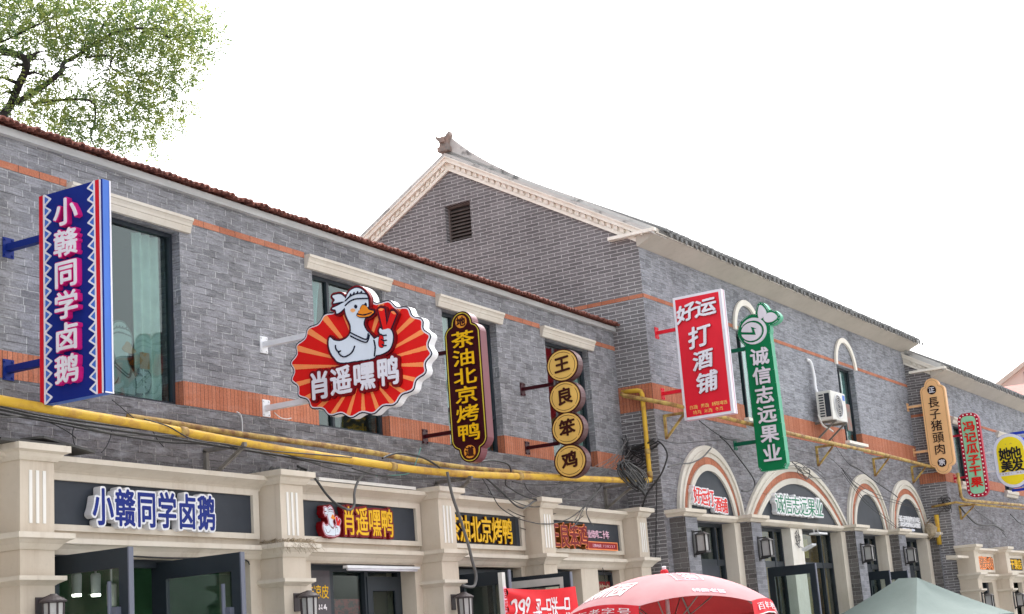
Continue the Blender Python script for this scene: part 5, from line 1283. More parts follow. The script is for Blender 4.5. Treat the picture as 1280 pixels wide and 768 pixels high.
layer(t, 'character_shadow', 'green_arm', rs2.grow(.012), .065, .085); layer(t, 'characters', 'letter', rs2.grow(.0085), .085, .098)

# -- 7 tan plaque
t = sign('tan_plaque_sign', 'tan wooden plaque sign with dark thin characters and two black discs', 2, 12.9, (6.38, 5.36), 'tan_s', .36, .05)
pl = plaque(.345, .895, 4.97, 6.78, .12, .16)
layer(t, 'plaque', 'tan_s', pl, -.07, .055); fc = layer(t, 'face', 'tan', pl, .055, .06)
layer(t, 'groove', 'tanline', pl.grow(-.035).minus(pl.grow(-.043)), .06, .0615, fc)
[layer(t, 'black_disc', 'dbrown', pl.new().disc(a_, z_, .10), .06, .066, fc) for a_, z_ in ((.61, 6.68), (.62, 5.06))]
rs = pl.new().char('正', .55, 6.62, .12, .12).char('宗', .56, 5.0, .12, .12); layer(t, 'disc_character', 'letter', rs.grow(.004), .066, .069, fc)
rs = Raster(.4, 5.15, .9, 6.6, .0035).column('長子猪頭肉', .505, .725, 6.53, 5.22, .14)
layer(t, 'characters', 'dbrown', rs.grow(.003), .06, .075)

# -- 8 mint sign with bulbs
t = sign('mint_bulb_sign', 'mint green sign with cherry border of white bulbs and red characters', 3, .67, (5.70, 4.76), 'cherry', .30, .045)
rs = Raster(.2, 4.2, .85, 6.25, .004).rect(.275, 4.29, .745, 6.17, .17)
layer(t, 'light_box', 'cherry', rs, -.07, .06); fc = layer(t, 'mint_face', 'mint', rs.grow(-.075), .06, .066)
bl = rs.new(); p0 = rs.grow(-.036); per = []
r_, hw, hh_ = .134, .199-.0, .904
for k in range(46):                              # evenly round the border
    s = k/46*(4*(.199-.134)+4*(.904-.134)+2*math.pi*.134); x0, y0 = .065, .77; c_ = [(2*y0,'r'),(math.pi/2*r_,'tr'),(2*x0,'t'),(math.pi/2*r_,'tl'),(2*y0,'l'),(math.pi/2*r_,'bl'),(2*x0,'b'),(math.pi/2*r_,'br')]
    for L_, w_ in c_:
        if s <= L_: break
        s -= L_
    an = s/r_
    P_ = {'r':(x0+r_,-y0+s),'tr':(x0+r_*math.cos(an),y0+r_*math.sin(an)),'t':(x0-s,y0+r_),'tl':(-x0-r_*math.sin(an),y0+r_*math.cos(an)),'l':(-x0-r_,y0-s),'bl':(-x0-r_*math.cos(an),-y0-r_*math.sin(an)),'b':(-x0+s,-y0-r_),'br':(x0+r_*math.sin(an),-y0-r_*math.cos(an))}[w_]
    bl.disc(.51+P_[0], 5.23+P_[1], .0165)
layer(t, 'bulbs', 'bulb', bl, .06, .075, fc)
rs = Raster(.33, 4.45, .72, 6.05, .0035).column('冯记瓜子干果', .40, .635, 5.99, 4.49, .18)
layer(t, 'characters', 'redl', rs.grow(.008), .066, .085)

# -- 9 yellow hair salon sign
t = sign('yellow_oval_sign', 'yellow stadium shaped sign with white rim at the right edge', 3, 3.2, (5.50, 5.05), 'whitep', .36, .04)
rs = Raster(.28, 4.5, 1.2, 6.0, .004).rect(.335, 4.60, 1.12, 5.88, .39)
layer(t, 'light_box', 'bluef', rs, -.10, .05); fc = layer(t, 'white_rim', 'rim', rs.grow(-.006), .05, .056)
layer(t, 'yellow_face', 'lemon', rs.grow(-.075).minus(rs.new().rect(.2,4.90,1.3,4.985)), .056, .06, fc)
rs = Raster(.4, 4.9, 1.1, 5.6, .0035).row('她他', .47, 5.27, .97, 5.54, .06).row('美发', .48, 4.99, .99, 5.25, .06)
layer(t, 'characters', 'blk', rs.grow(.010), .06, .075)
rs = Raster(.4, 4.88, 1.15, 5.75, .0025).row('TA', .60, 5.62, .84, 5.66, .3).row('TAMEI HAIR', .40, 4.915, 1.08, 4.97, .2); layer(t, 'small_letters', 'tanline', rs.grow(.002), .06, .063)
# -- steel frame of the next sign, mostly out of sight
t = thing('blue_sign_frame', 'royal blue steel frame behind the yellow oval sign', 'sign frame', at(3, 4.15, 0, 0))
q = MB()
for p_, q_ in (((0,-.55,5.98),(0,-1.4,5.98)),((0,-.55,5.82),(0,-1.4,5.82)),((0,-.40,4.62),(0,-1.4,4.62)),((0,-.95,4.0),(0,-.95,4.62)),((0,-.62,5.82),(0,-.62,5.98)),((0,-.62,5.9),(0,-.64,5.9))): q.bar(p_, q_, .06, .06)
q.build('frame_tube', M['bluef'], t)
q = MB(); q.box(-.05,.05,-1.5,-.97,4.0,4.56); q.build('panel', M['bluef'], t)

# ================================================================== lettering over the shop doors
def fac_layer(t, name, m, rs, d0, d1, parent=None):
    q = MB(); rs.solid(q, d0, d1, fac); return q.build(name, M[m], parent or t, recalc=False)
def front(name, label, b, u, v, z):
    t = thing(name, label, 'shop lettering', at(b, 0, v, 0), 'lettering over the shop doors'); return t
t = front('navy_shop_lettering', 'thick white edged navy characters on the dark panel over open doors', 1, 0, -.112, 0)
rs = Raster(9.7, 2.9, 11.6, 3.45, .003).row('小赣同学卤鹅', 9.82, 2.995, 11.45, 3.30, .22)
fac_layer(t, 'character_halo', 'whitep', rs.grow(.026), .012, .095); fac_layer(t, 'characters', 'navy', rs.grow(.0075), .095, .10)
t = front('duck_shop_lettering', 'yellow characters with dark red edges beside a small duck on panel', 1, 0, -.112, 0)
rs = Raster(13.4, 2.9, 14.7, 3.45, .003).row('肖遥嘿鸭', 13.53, 3.02, 14.50, 3.31, .16)
fac_layer(t, 'character_halo', 'dred', rs.grow(.028), .01, .075); fac_layer(t, 'characters', 'gold', rs.grow(.0055), .075, .08)
k_ = .30/.78
def sm(P): return [(13.17+(a-.95)*k_*.95, 3.0+(z-4.60)*k_*1.05) for a, z in P]
r0 = Raster(13.05, 2.92, 13.65, 3.42, .0035)
dw = r0.new().poly(cur(sm(DUCK_BODY))).poly(cur(sm(DUCK_ARM))).poly(cur(sm(DUCK_BOW1))).poly(cur(sm(DUCK_BOW2)))
st = r0.new().poly(sm(DUCK_STICK1)).poly(sm(DUCK_STICK2)); bk = r0.new().poly(cur(sm(DUCK_BEAK)))
em = fac_layer(t, 'duck_emblem', 'dred', dw.plus(st).grow(.028), .01, .085); fac_layer(t, 'white_line', 'lpink', dw.plus(st).grow(.014).minus(dw.plus(st).grow(.007)), .085, .087, em)
ln = r0.new()
for L_ in [v for k, v in sorted(globals().items()) if k.startswith('DUCK_LINE_')]: ln.stroke(sm(cur(L_, 4, False)), .0035)
fac_layer(t, 'duck_body', 'duckw', dw.minus(ln), .085, .09, em); fac_layer(t, 'beak', 'orange_p', bk, .09, .094, em); fac_layer(t, 'sticks', 'sred', st, .085, .089, em)
t = front('yellow_shop_lettering', 'bright yellow characters on black board crossed by a hanging hose', 1, 0, -.112, 0)
q = MB(); q.box(15.70, 17.38, -.03, -.001, 2.995, 3.335); q.build('black_board', M['blk'], t)
rs = Raster(15.6, 2.95, 17.5, 3.4, .003).row('茶油北京烤鸭', 15.69, 3.01, 17.24, 3.315, .16)
fac_layer(t, 'character_shadow', 'brown', rs.grow(.010), .03, .05); fac_layer(t, 'characters', 'gold', rs.grow(.005), .05, .062)
t = front('neon_shop_lettering', 'orange edged red characters on deep gold sides with small lettering beside', 1, 0, -.112, 0)
rs = Raster(18.0, 2.92, 19.6, 3.42, .003).row('王良笨鸡', 18.16, 2.995, 19.28, 3.30, .16)
fac_layer(t, 'character_side', 'bronze', rs.grow(.016), .005, .10); fac_layer(t, 'character_edge', 'peach', rs.grow(.016), .10, .104); fac_layer(t, 'characters', 'dred', rs.grow(.0075), .104, .108)
rs = Raster(19.3, 3.12, 20.3, 3.32, .003).row('专业烧鸡二十年', 19.33, 3.155, 20.13, 3.265, .12); fac_layer(t, 'small_characters', 'lpink', rs.grow(.001), .005, .02)
q = MB(); q.box(19.32,20.26,-.07,-.001,2.985,3.10); pb = q.build('phone_plate', M['dred2'], t)
rs = Raster(19.3, 2.97, 20.3, 3.12, .003).rect(19.32,2.985,20.26,3.10).minus(Raster(19.3, 2.97, 20.3, 3.12, .003).rect(19.335,2.998,20.245,3.087)); fac_layer(t, 'plate_edge', 'peach', rs, .07, .074, pb)
rs = Raster(19.3, 2.97, 20.3, 3.12, .002).row('订购电话：730227', 19.46, 3.02, 20.2, 3.065, .15); fac_layer(t, 'plate_text', 'lpink', rs, .07, .073, pb)
t = front('red_arch_lettering', 'red characters on white backing under the first pointed arch', 2, 0, -.02, 0)
t['label'] = 'red brush characters on white backing inside the leftmost arch'
rs = Raster(.75, 3.5, 2.4, 4.05, .004)
for i, ch in enumerate('好运打酒铺'): rs.char(ch, .90+i*.25, 3.70-.012*i-(.06 if i > 2 else 0), .22, .25 if i < 3 else .22)
fac_layer(t, 'character_halo', 'whitep', rs.grow(.026), .01, .085); fac_layer(t, 'characters', 'redl', rs.grow(.005), .085, .09)
t = front('green_arch_lettering', 'green edged white characters inside the widest arch', 2, 0, -.02, 0)
rs = Raster(3.9, 3.5, 6.8, 4.15, .005).row('诚信志远果业', 4.15, 3.68, 6.43, 3.99, .14)
fac_layer(t, 'character_halo', 'whitep', rs.grow(.032), .01, .10); fac_layer(t, 'characters', 'grn_l', rs.grow(.004), .10, .105)
t = front('small_arch_lettering', 'small white two line lettering inside the rightmost arch', 2, 0, -.02, 0)
rs = Raster(10.85, 3.5, 12.7, 3.95, .004).row('长子特色小吃', 10.99, 3.77, 12.42, 3.885, .06).row('炒饼炒面', 11.05, 3.665, 12.40, 3.755, .05)
fac_layer(t, 'characters', 'whitep', rs.grow(.006), .01, .07)
rs = rs.new().row('营业中', 11.25, 3.585, 12.1, 3.635, .1); fac_layer(t, 'small_line', 'rim', rs.grow(.008), .01, .03)
t = front('orange_far_lettering', 'orange characters on a framed panel of the far shopfront', 3, 0, -.112, 0)
rs = Raster(1.2, 2.72, 2.5, 3.05, .005).row('猪头肉', 1.28, 2.76, 2.42, 2.99, .04); fac_layer(t, 'character_halo', 'peach', rs.grow(.03), .005, .04); fac_layer(t, 'characters', 'tanline', rs.grow(.002), .04, .045)
t = front('yellow_far_lettering', 'yellow characters on black at the far right shopfront', 3, 0, -.112, 0)
q = MB(); q.box(3.95,5.13,-.02,-.001,2.735,3.015); q.build('black_board', M['blk'], t)
rs = Raster(3.9, 2.7, 5.2, 3.05, .005).row('干果店', 4.0, 2.76, 5.08, 2.99, .12); fac_layer(t, 'characters', 'gold', rs.grow(.006), .02, .035)

# muted duck figure on a card behind the first window
t = thing('window_duck_figure', 'grey duck figure standing behind the tall window beside the blue sign', 'poster', at(1, 0, .0, 0))
k2 = .78/.78
def wp(P): return [(10.30+(a-.95)*.95, 4.31+(z-4.60)*.92) for a, z in P]
r0 = Raster(10.2, 4.24, 11.2, 5.1, .006)
dw = r0.new().poly(cur(wp(DUCK_BODY))).poly(cur(wp(DUCK_ARM))); ln = r0.new()
for L_ in [v for k, v in sorted(globals().items()) if k.startswith('DUCK_LINE_')]: ln.stroke(wp(cur(L_, 4, False)), .008)
q = MB(); dw.grow(.02).solid(q, -.225, -.215, fac); q.build('card', mat('card_grey', (.16,.19,.19), .8), t, recalc=False)
q = MB(); dw.minus(ln).solid(q, -.215, -.211, fac); q.build('duck_print', mat('card_white', (.42,.47,.47), .8), t, recalc=False)
q = MB(); r0.new().poly(cur(wp(DUCK_BEAK))).plus(r0.new().rect(10.9,4.58,11.03,4.74)).solid(q, -.211, -.208, fac); q.build('orange_print', mat('card_orange', (.42,.25,.14), .8), t, recalc=False)

# ================================================================== lanterns
def lantern_round(label, M_):
    t = thing('wall_lantern', label, 'wall lamp', M_, 'lanterns on the pilasters')
    q = MB(); q.box(-.045,.045,-.012,0,-.16,.02); q.build('back_plate', M['lampcap'], t)
    q = MB(); q.bar((0,-.01,-.01),(0,-.16,.02),.035,.03); q.build('bracket', M['lampcap'], t)
    q = MB(); q.lathe([(.025,.035),(.04,.02),(.08,.0),(.108,-.02),(.108,-.032),(.08,-.04)], (0,-.16,0), 20); q.build('cap', M['lampcap'], t)
    q = MB(); q.lathe([(.085,-.04),(.075,-.34)], (0,-.16,0), 8); q.build('lamp_glass', M['lampglass'], t)
    q = MB()
    for k in range(8):
        an = 2*math.pi*(k+.5)/8; q.bar((.088*math.cos(an),-.16+.088*math.sin(an),-.04),(.078*math.cos(an),-.16+.078*math.sin(an),-.34),.012,.012)
    q.lathe([(.085,-.34),(.09,-.36),(.05,-.39)], (0,-.16,0), 16); q.build('cage', M['lampcap'], t)
    return t
lantern_round('brown round capped lantern on the pilaster left of open glass doors', at(1, 9.05, -.38, 2.335))
def clone(o, label, mw):
    c = copy_tree(o); c.matrix_world = mw; c['label'] = label; return c
p0 = [o for o in COL.objects if o.name.startswith('wall_lantern')][0]
clone(p0, 'brown round capped lantern beside the dark duck shop door', at(1, 12.42, -.38, 2.36))
clone(p0, 'brown round capped lantern beside the grey door behind red banner', at(1, 15.36, -.38, 2.34))
def lantern_square(label, M_):
    t = thing('square_wall_lantern', label, 'wall lamp', M_, 'square lanterns on piers and pilasters')
    q = MB(); q.box(-.035,.035,-.015,0,-.02,.38); q.build('back_plate', M['black'], t)
    q = MB(); q.bar((0,-.015,.355),(0,-.15,.355),.02,.02); q.build('bracket', M['black'], t); q = MB(); q.bar((0,-.015,.02),(0,-.15,.03),.02,.03); q.build('bracket', M['black'], t)
    q = MB(); q.add([(-.10,-.25,.30),(.10,-.25,.30),(.10,-.05,.30),(-.10,-.05,.30),(-.03,-.18,.345),(.03,-.18,.345),(.03,-.12,.345),(-.03,-.12,.345)],[(0,3,2,1),(4,5,6,7),(0,1,5,4),(1,2,6,5),(2,3,7,6),(3,0,4,7)]); q.build('cap', M['black'], t)
    q = MB(); q.box(-.062,.062,-.212,-.088,.06,.30); q.build('lamp_glass', M['lampglass'], t)
    q = MB()
    for sx in (-1,1):
        for sy in (-1,1): q.box(sx*.07-.01,sx*.07+.01,-.15+sy*.07-.01,-.15+sy*.07+.01,.05,.30)
    q.box(-.085,.085,-.235,-.065,.03,.06); q.build('cage', M['black'], t)
    return t
s0 = lantern_square('black square lantern on the brick pier nearest the yellow gas riser', at(2, .37, -.264, 2.87))
for lab, u in (('black square lantern on the pier left of the fruit shop arch', 2.855),('black square lantern on the pier between the wide and plain arches', 7.85),('black square lantern on the pier between two narrow arches', 10.465),('black square lantern on the free standing end pier', 13.2)):
    clone(s0, lab, at(2, u, -.264, 2.84))
clone(s0, 'black square lantern on the far shop pilaster above the green tent', at(3, .14, -.40, 1.83)); clone(s0, 'black square lantern on the rightmost far pilaster', at(3, 2.82, -.40, 1.83))

# ================================================================== pipes and their brackets
def spline(P, n=6): return [tuple(v) for v in _cr(P, n)]
def _cr(P, n):
    P = [Vector(p) for p in P]; o = []
    for i in range(len(P)-1):
        p0_, p1_, p2_, p3_ = P[max(i-1,0)], P[i], P[i+1], P[min(i+2,len(P)-1)]
        for s in range(n):
            t = s/n; o.append(.5*((2*p1_)+(-p0_+p2_)*t+(2*p0_-5*p1_+4*p2_-p3_)*t*t+(-p0_+3*p1_-3*p2_+p3_)*t**3))
    o.append(P[-1]); return o
def pipe(name, label, pts, r, m, joints=(), cat='gas pipe'):
    q = MB(); q.tube(pts, r, 12); o = q.build(name, M[m]); tag(o, label, cat)
    if joints:
        for a, b in joints:
            j = MB(); j.tube([a, b], r*1.22, 12); j.build('joint', M['yellow_d'], o)
    return o
def wv(b, u, v, z): return tuple(FR[b] @ Vector((u, v, z)))
low = spline(PIPE_LOW, 5)
e1 = wv(2, -.11, .12, 4.035); e2 = wv(2, -.11, .12, 5.40); e3 = wv(2, -.11, .46, 5.42)
low = low + [tuple(Vector(low[-1]).lerp(Vector(e1), .6)), e1]
pipe('gas_pipe', 'thick yellow gas pipe running along the cream cornices of the left row', low, .042, 'yellow', [(low[k], tuple(Vector(low[k])+(Vector(low[k+1])-Vector(low[k])).normalized()*.1)) for k in (16, 27, 33)])
rz = [wv(2,-.11,.12,4.03)] + [wv(2,-.11,.12,z) for z in (4.1,4.6,5.0,5.33)] + [wv(2,-.11,.14,5.385), wv(2,-.11,.19,5.405), wv(2,-.11,.46,5.42)]
pipe('gas_riser', 'upright yellow gas pipe in the corner between the two buildings', rz, .036, 'yellow', [(wv(2,-.11,.12,4.06), wv(2,-.11,.12,4.16)), (wv(2,-.11,.12,4.42), wv(2,-.11,.12,4.5))])
pipe('thin_gas_pipe', 'thinner dusty yellow pipe lying behind the thick one', spline(PIPE_UP, 6), .03, 'yellow_d')
p2 = [wv(2,-.14,.46,5.40), wv(2,-.14,.42,5.36), wv(2,-.14,-.26,5.14), wv(2,-.10,-.34,5.115), wv(2,.0,-.35,5.11), wv(2,3.0,-.35,5.07), wv(2,6.7,-.35,5.05), wv(2,9.5,-.35,5.05), wv(2,12.9,-.35,5.0), wv(2,13.3,-.42,4.99)]
pipe('upper_gas_pipe', 'dirty yellow pipe sloping past the red and green signs', p2, .034, 'yellow_d')
p3 = [wv(3,-.10,.30,3.3), wv(3,-.10,.28,3.95)]
pipe('short_gas_riser', 'short yellow pipe standing on the far gable', p3, .05, 'yellow')
p3 = [wv(3,-.12,-.32,4.8), wv(3,-.12,-.32,4.28), wv(3,-.05,-.34,4.22), wv(3,.2,-.34,4.21), wv(3,5,-.34,4.31), wv(3,9,-.34,4.36)]
pipe('far_gas_pipe', 'yellow pipe turning down and along the far building', p3, .034, 'yellow_d')
p3 = [wv(3,-.14,.35,4.13), wv(3,-.14,-.2,4.17), wv(3,0,-.26,4.15), wv(3,5,-.26,4.24), wv(3,9,-.26,4.29)]
pipe('far_thin_pipe', 'second thin yellow pipe under the far building pipe', p3, .026, 'yellow_d')
def bracket(label, b, u, z, reach, m, h=.32, name='pipe_bracket'):
    q = MB(); w_ = .04
    q.bar((0,0,0),(0,-reach,0),w_,w_); q.bar((0,-.02,0),(0,-.02,-h),w_,w_); q.bar((0,-.03,-h+.02),(0,-reach+.04,-.03),w_*.8,w_*.8)
    o = q.build(name, M[m]); o.matrix_world = at(b, u, 0, z); tag(o, label, 'pipe bracket', 'brackets under the pipes'); return o
for lab, u, z in (('grey steel pipe bracket above the navy lettered panel', 11.55, 3.795),('grey steel pipe bracket left of the yellow lettered board', 15.75, 3.73),('grey steel pipe bracket under the cable coil', 20.35, 3.93)):
    bracket(lab, 1, u, z, .52, 'steel')
for lab, u in (('yellow bracket under the pipe below the red sign', .30),('yellow bracket under the pipe right of the green sign', 6.75),('yellow bracket under the pipe above the plain arch', 10.0),('yellow bracket under the pipe end below the tan sign', 12.55)):
    bracket(lab, 2, u, 5.02, .38, 'yellow_d', .36)
bracket('yellow bracket under the far building pipe', 3, .75, 4.14, .38, 'yellow_d', .3)

# ================================================================== cables, one object each
CL = {'spare1':'thin black cable sagging right of the disc sign bracket','spare2':'grey cable sagging under the pipes right of the maroon sign','spare3':'thin wire dipping between the third and fourth pilaster caps','spare4':'black cable running level under the pipes left of the maroon sign','spare5':'thin black cable slanting down under the pipe above the duck lettering',
 'run1':'black cable stretched close under the thick yellow pipe','run2':'lowest black cable sagging under the thick yellow pipe','run3':'thin black cable tied to the thick pipe below the blue sign','run4':'grey cable wavering in the bundle under the thick pipe',
 'loop':('loose cable end hanging against the brick above the first shop','loose cable ends above the first shop'),'twig':'thin black wire slanting from the blue sign to the pipe','wrap':'thin black wire wound along the top of the yellow pipes',
 'hose':'thick black hose dropping in front of the duck lettering','hose2':'grey hose rising from the duck lettering to the pipes','drop':'thick grey hose hanging across the yellow lettered board','arc':'black cable arching over the pipes right of the maroon sign','arc2':'black cable arching over the pipes left of the maroon sign',
 'droop':'thin black cable sagging deep over the third pilaster to the discs','droop2':'black cable dropping steeply from pipe bracket to pilaster cap','droop2b':'grey cable lying along above the fourth cornice','droop3':'short black cable sagging above the pilaster cap','droop4':'thin black cable curving between pipe and fourth cornice','droop5':'thin wire sagging in front of the neon edged lettering','droop6':'thin black cable running level under the pipe end',
 'fan':('thin grey wire fanning down from the coil to the cornice','wires fanning from the coil'),'teal':'teal string tied round the pipes left of the maroon sign','white':('short white wire loop on the brick or gable','short white wires'),'coil':('dark cable in the coil hung on the pipe end','coiled cables at the pipe end'),'plug':'black cable plug under the coil',
 'tangle':('dark cable in the tangle beside the yellow riser','tangled cables beside the riser'),'stray':('thin stray wire straggling left of the riser','stray wires left of the riser'),'big':'thick black cable bulging right of the yellow riser','dropline':'black cable hanging straight down the gable to the last pilaster',
 'span':'black cable spanning behind the red and green signs','span2':'black cable hanging in a hook between the first two arches','span3':'thin black cable level above the leftmost arch','gray':'grey conduit crossing the leftmost arch',
 'arch':('black wire tangled on the crown of the widest arch','wires on the widest arch'),'link':('thin black wire between widest arch and plain arch','wires between the arches'),'link2':'thick black cable slanting over the plain arch','link3':('thin black wire draped across the two narrow arches','wires across the narrow arches'),'link4':('black wire end knotted above the plain arch','knotted wires above the plain arch'),
 'right':('black cable draped on the far brick wall','cables on the far wall'),'right2':'thin black wire on the far brick wall','gtangle':('cable knot on the far gable by the pipe','cable knots on the far gable'),'gwhite':('thin white wire by the rightmost arch','white wires by the rightmost arch')}
for kind, r, m, pts in CABLES:
    q = MB(); q.tube(spline(pts, 5), r*(.72 if kind in ('hose','hose2','drop') else 1.35 if kind in ('coil','tangle') else 1.4 if kind.startswith('run') else 1.0), 6)
    l = CL[kind]; o = q.build('cable' if m != 't' else 'string', M['cab_'+m])
    if isinstance(l, tuple): tag(o, l[0], 'cable', l[1])
    else: tag(o, l, 'cable')
# wires along the shop 1 door head
q = MB(); q.tube(spline([wv(1,9.25,-.11,2.735),wv(1,9.6,-.12,2.725),wv(1,10.1,-.12,2.74),wv(1,10.8,-.12,2.728),wv(1,11.5,-.12,2.735),wv(1,11.95,-.12,2.73),wv(1,12.02,-.13,2.68)],5), .008, 6)
tag(q.build('cable', M['cab_k']), 'black wire along the head of the open glass doors', 'cable')
q = MB(); q.tube(spline([wv(1,19.62,-.13,2.86),wv(1,19.78,-.12,2.83),wv(1,19.86,-.12,2.7),wv(1,19.9,-.12,2.5)],5), .006, 6)
tag(q.build('cable', M['cab_k']), 'thin black wire hanging over the small red window sign', 'cable')

# ================================================================== air conditioner
t = thing('air_conditioner', 'white outdoor air conditioner unit with round fan beside the narrow window', 'air conditioner', at(2, 6.75, -.12, 5.5))
W_, D_, H_ = .80, .30, .56
q = MB(); q.box(0,W_,-D_,0,0,H_); q.build('casing', M['offwhite'], t, bevel=.015)
q = MB(); q.box(-.004,0,-D_+.03,-.17,.06,H_-.05)
for k in range(9): q.box(-.009,-.004,-.15,-.06,.07+k*.05,.095+k*.05)
q.build('side_grille', M['slate'], t)
q = MB(); q.lathe([(.225,-D_-.002),(.235,-D_-.014),(.215,-D_-.014)], (.36,0,.28), 32, 'y', False); go = q.build('fan_ring', M['whitep'], t)
q = MB(); q.lathe([(.21,-D_-.006),(.02,-D_-.006)], (.36,0,.28), 32, 'y'); q.build('fan_opening', M['slate'], go)
q = MB()
for k in range(5):
    a = 2*math.pi*k/5
    q.add([(.36+.05*math.cos(a),-D_-.0075,.28+.05*math.sin(a)),(.36+.20*math.cos(a+.2),-D_-.009,.28+.20*math.sin(a+.2)),(.36+.20*math.cos(a+.9),-D_-.0075,.28+.20*math.sin(a+.9)),(.36+.05*math.cos(a+1),-D_-.0065,.28+.05*math.sin(a+1))],[(0,1,2,3)])
q.build('fan_blades', M['steel'], go)
q = MB()
for rr in (.05,.09,.13,.17,.20):
    q.tube([(.36+rr*math.cos(2*math.pi*k/24),-D_-.013,.28+rr*math.sin(2*math.pi*k/24)) for k in range(25)], .0035, 4)
q.build('fan_guard', M['whitep'], go)
q = MB(); q.box(.64,.76,-D_-.003,-D_,.42,.52); q.build('energy_label', M['blue'], t)
for x in (.12,.68):
    q = MB(); q.box(x-.02,x+.02,-D_-.02,.12,-.04,0); q.bar((x,.1,-.32),(x,-D_+.03,-.03),.03,.03); q.build('wall_bracket', M['steel'], t)
q = MB(); q.tube(spline([wv(2,6.80,-.01,6.72),wv(2,6.88,-.06,6.66),wv(2,6.92,-.08,6.4),wv(2,6.86,-.10,6.15),wv(2,6.80,-.16,6.0)],6), .03, 10); tag(q.build('pipe_hose', M['white']), 'white lagged hose curving down to the air conditioner', 'hose')
q = MB(); q.tube(spline([wv(2,6.72,-.14,5.62),wv(2,6.74,-.2,5.42),wv(2,6.95,-.24,5.36),wv(2,7.25,-.2,5.34)],6), .018, 8); tag(q.build('drain_hose', M['offwhite']), 'white drain hose curling under the air conditioner', 'hose')

# ================================================================== lamps and bits on the fronts
t = thing('tube_light', 'white fluorescent tube light under the lintel of the duck shop', 'tube light', at(1, 13.62, -.13, 2.665))
q = MB(); q.box(0,1.42,-.03,.03,.0,.03); q.build('fitting', M['whitep'], t)
q = MB(); q.tube([(.03,-.005,-.012),(1.39,-.005,-.012)], .014, 10); q.build('tube', M['letter'], t)
for i, x in enumerate((10.82, 11.07)):
    t = thing('spotlight', ('lit white spotlight inside the first shop, left of the pair','lit white spotlight inside the first shop, nearer the door edge')[i], 'spotlight', at(1, x, 1.0, 2.47), 'ceiling spotlights')
    q = MB(); q.lathe([(.045,.02),(.05,.2),(.04,.22)], (0,0,0), 16); q.build('housing', M['whitep'], t)
    q = MB(); q.lathe([(.042,.0),(.046,.019)], (0,0,0), 16); q.build('lens', M['spot'], t)
    q = MB(); q.tube([(0,0,.22),(0,0,.48)], .012, 6); q.build('stem', M['whitep'], t)
t = thing('spotlight', 'unlit white spotlight right of the lit pair in the first shop', 'spotlight', at(1, 11.33, 1.05, 2.38), 'ceiling spotlights')
q = MB(); q.lathe([(.045,.0),(.05,.2),(.04,.22)], (0,0,0), 16); q.build('housing', M['offwhite'], t)
q = MB(); q.tube([(0,0,.22),(0,0,.57)], .012, 6); q.build('stem', M['whitep'], t)
t = thing('floodlight', 'white floodlight on the cream pillar of the fruit shop', 'floodlight', at(2, 5.25, -.02, 3.06) @ Matrix.Scale(.68, 4), 'floodlights of the fruit shop')
q = MB(); q.bar((0,0,.12),(0,-.22,.0),.03,.03); q.build('arm', M['offwhite'], t)
q = MB(); q.add([(-.16,-.42,.09),(.16,-.42,.09),(.14,-.14,-.03),(-.14,-.14,-.03),(-.16,-.44,.14),(.16,-.44,.14),(.14,-.12,.03),(-.14,-.12,.03)],[(0,3,2,1),(4,5,6,7),(0,1,5,4),(1,2,6,5),(2,3,7,6),(3,0,4,7)]); q.build('housing', M['whitep'], t)
q = MB(); q.lathe([(.05,-.02),(.05,0)], (0,0,.14), 12, 'y'); q.build('base', M['offwhite'], t)
t = thing('floodlight', 'flat white floodlight hung under the ledge right of the pillar', 'floodlight', at(2, 5.95, -.10, 3.42) @ Matrix.Scale(.7, 4), 'floodlights of the fruit shop')
for x in (-.14,.14):
    q = MB(); q.box(x-.01,x+.01,-.03,-.01,-.06,.06); q.build('arm', M['offwhite'], t)
q = MB(); q.box(-.30,.30,-.22,.06,-.11,-.06); q.build('housing', M['whitep'], t, bevel=.01)
q = MB()
for k in range(14):
    a = k*2.4; rr = .03+.008*k; q.tube([(rr*math.cos(a),-.01,rr*math.sin(a)*1.3),(rr*math.cos(a+1.4)*1.1,-.02,rr*math.sin(a+1.4)*1.4)], .006, 5)
o = q.build('grey_wire_bundle', M['cab_g']); o.matrix_world = at(2, 5.2, -.025, 3.27); tag(o, 'grey wire bundle on the cream pillar above the floodlight', 'cable')
q = MB(); rg = random.Random(9)
for k in range(90):
    x = rg.random()**1.6*.5-.02; y0 = -.02 if x > .03 else rg.uniform(-.0,.25); q.tube([(x,y0,.02),(x+rg.uniform(-.06,.06),y0-.10*rg.random(),.015+rg.random()*.03),(x+rg.uniform(-.16,.08),y0-.13-.05*rg.random(),-.01-rg.random()*.12)], .0032, 4, .0015)
o = q.build('dry_straw', M['straw']); o.matrix_world = at(1, 12.2, -.36, 2.88); tag(o, 'dry straw tuft lying over the ledge of the cream pilaster beside the duck lettering', 'straw tuft')
q = MB(); q.box(-.06,.06,-.10,0,0,.22); q.box(-.05,.05,-.108,-.10,.02,.20); o = q.build('meter_box', M['offwhite'], bevel=.006); o.matrix_world = at(1, 21.0, -.105, 2.90); tag(o, 'small off white meter box by the last cream pilaster', 'meter box')
q = MB()
rg = random.Random(4)
for k in range(70):
    a, b_ = rg.random()*6.28, rg.random()*3.14; c_ = Vector((math.cos(a)*math.sin(b_)*.16, math.sin(a)*math.sin(b_)*.14, math.cos(b_)*.17)); q.tube([c_, c_+Vector((rg.uniform(-.1,.1),rg.uniform(-.1,.1),rg.uniform(-.1,.1)))], .006, 4)
q.lathe([(.03,-.16),(.13,-.08),(.15,.05),(.06,.15)], (0,0,0), 10)
o = q.build('bird_nest', M['straw']); o.matrix_world = at(2, 12.95, .1, 3.83); o.matrix_world = FR[3] @ Matrix.Translation((-.2, .42, 3.62)); tag(o, 'brown bundle of dry twigs on the end pier by the far gable', 'twig bundle')

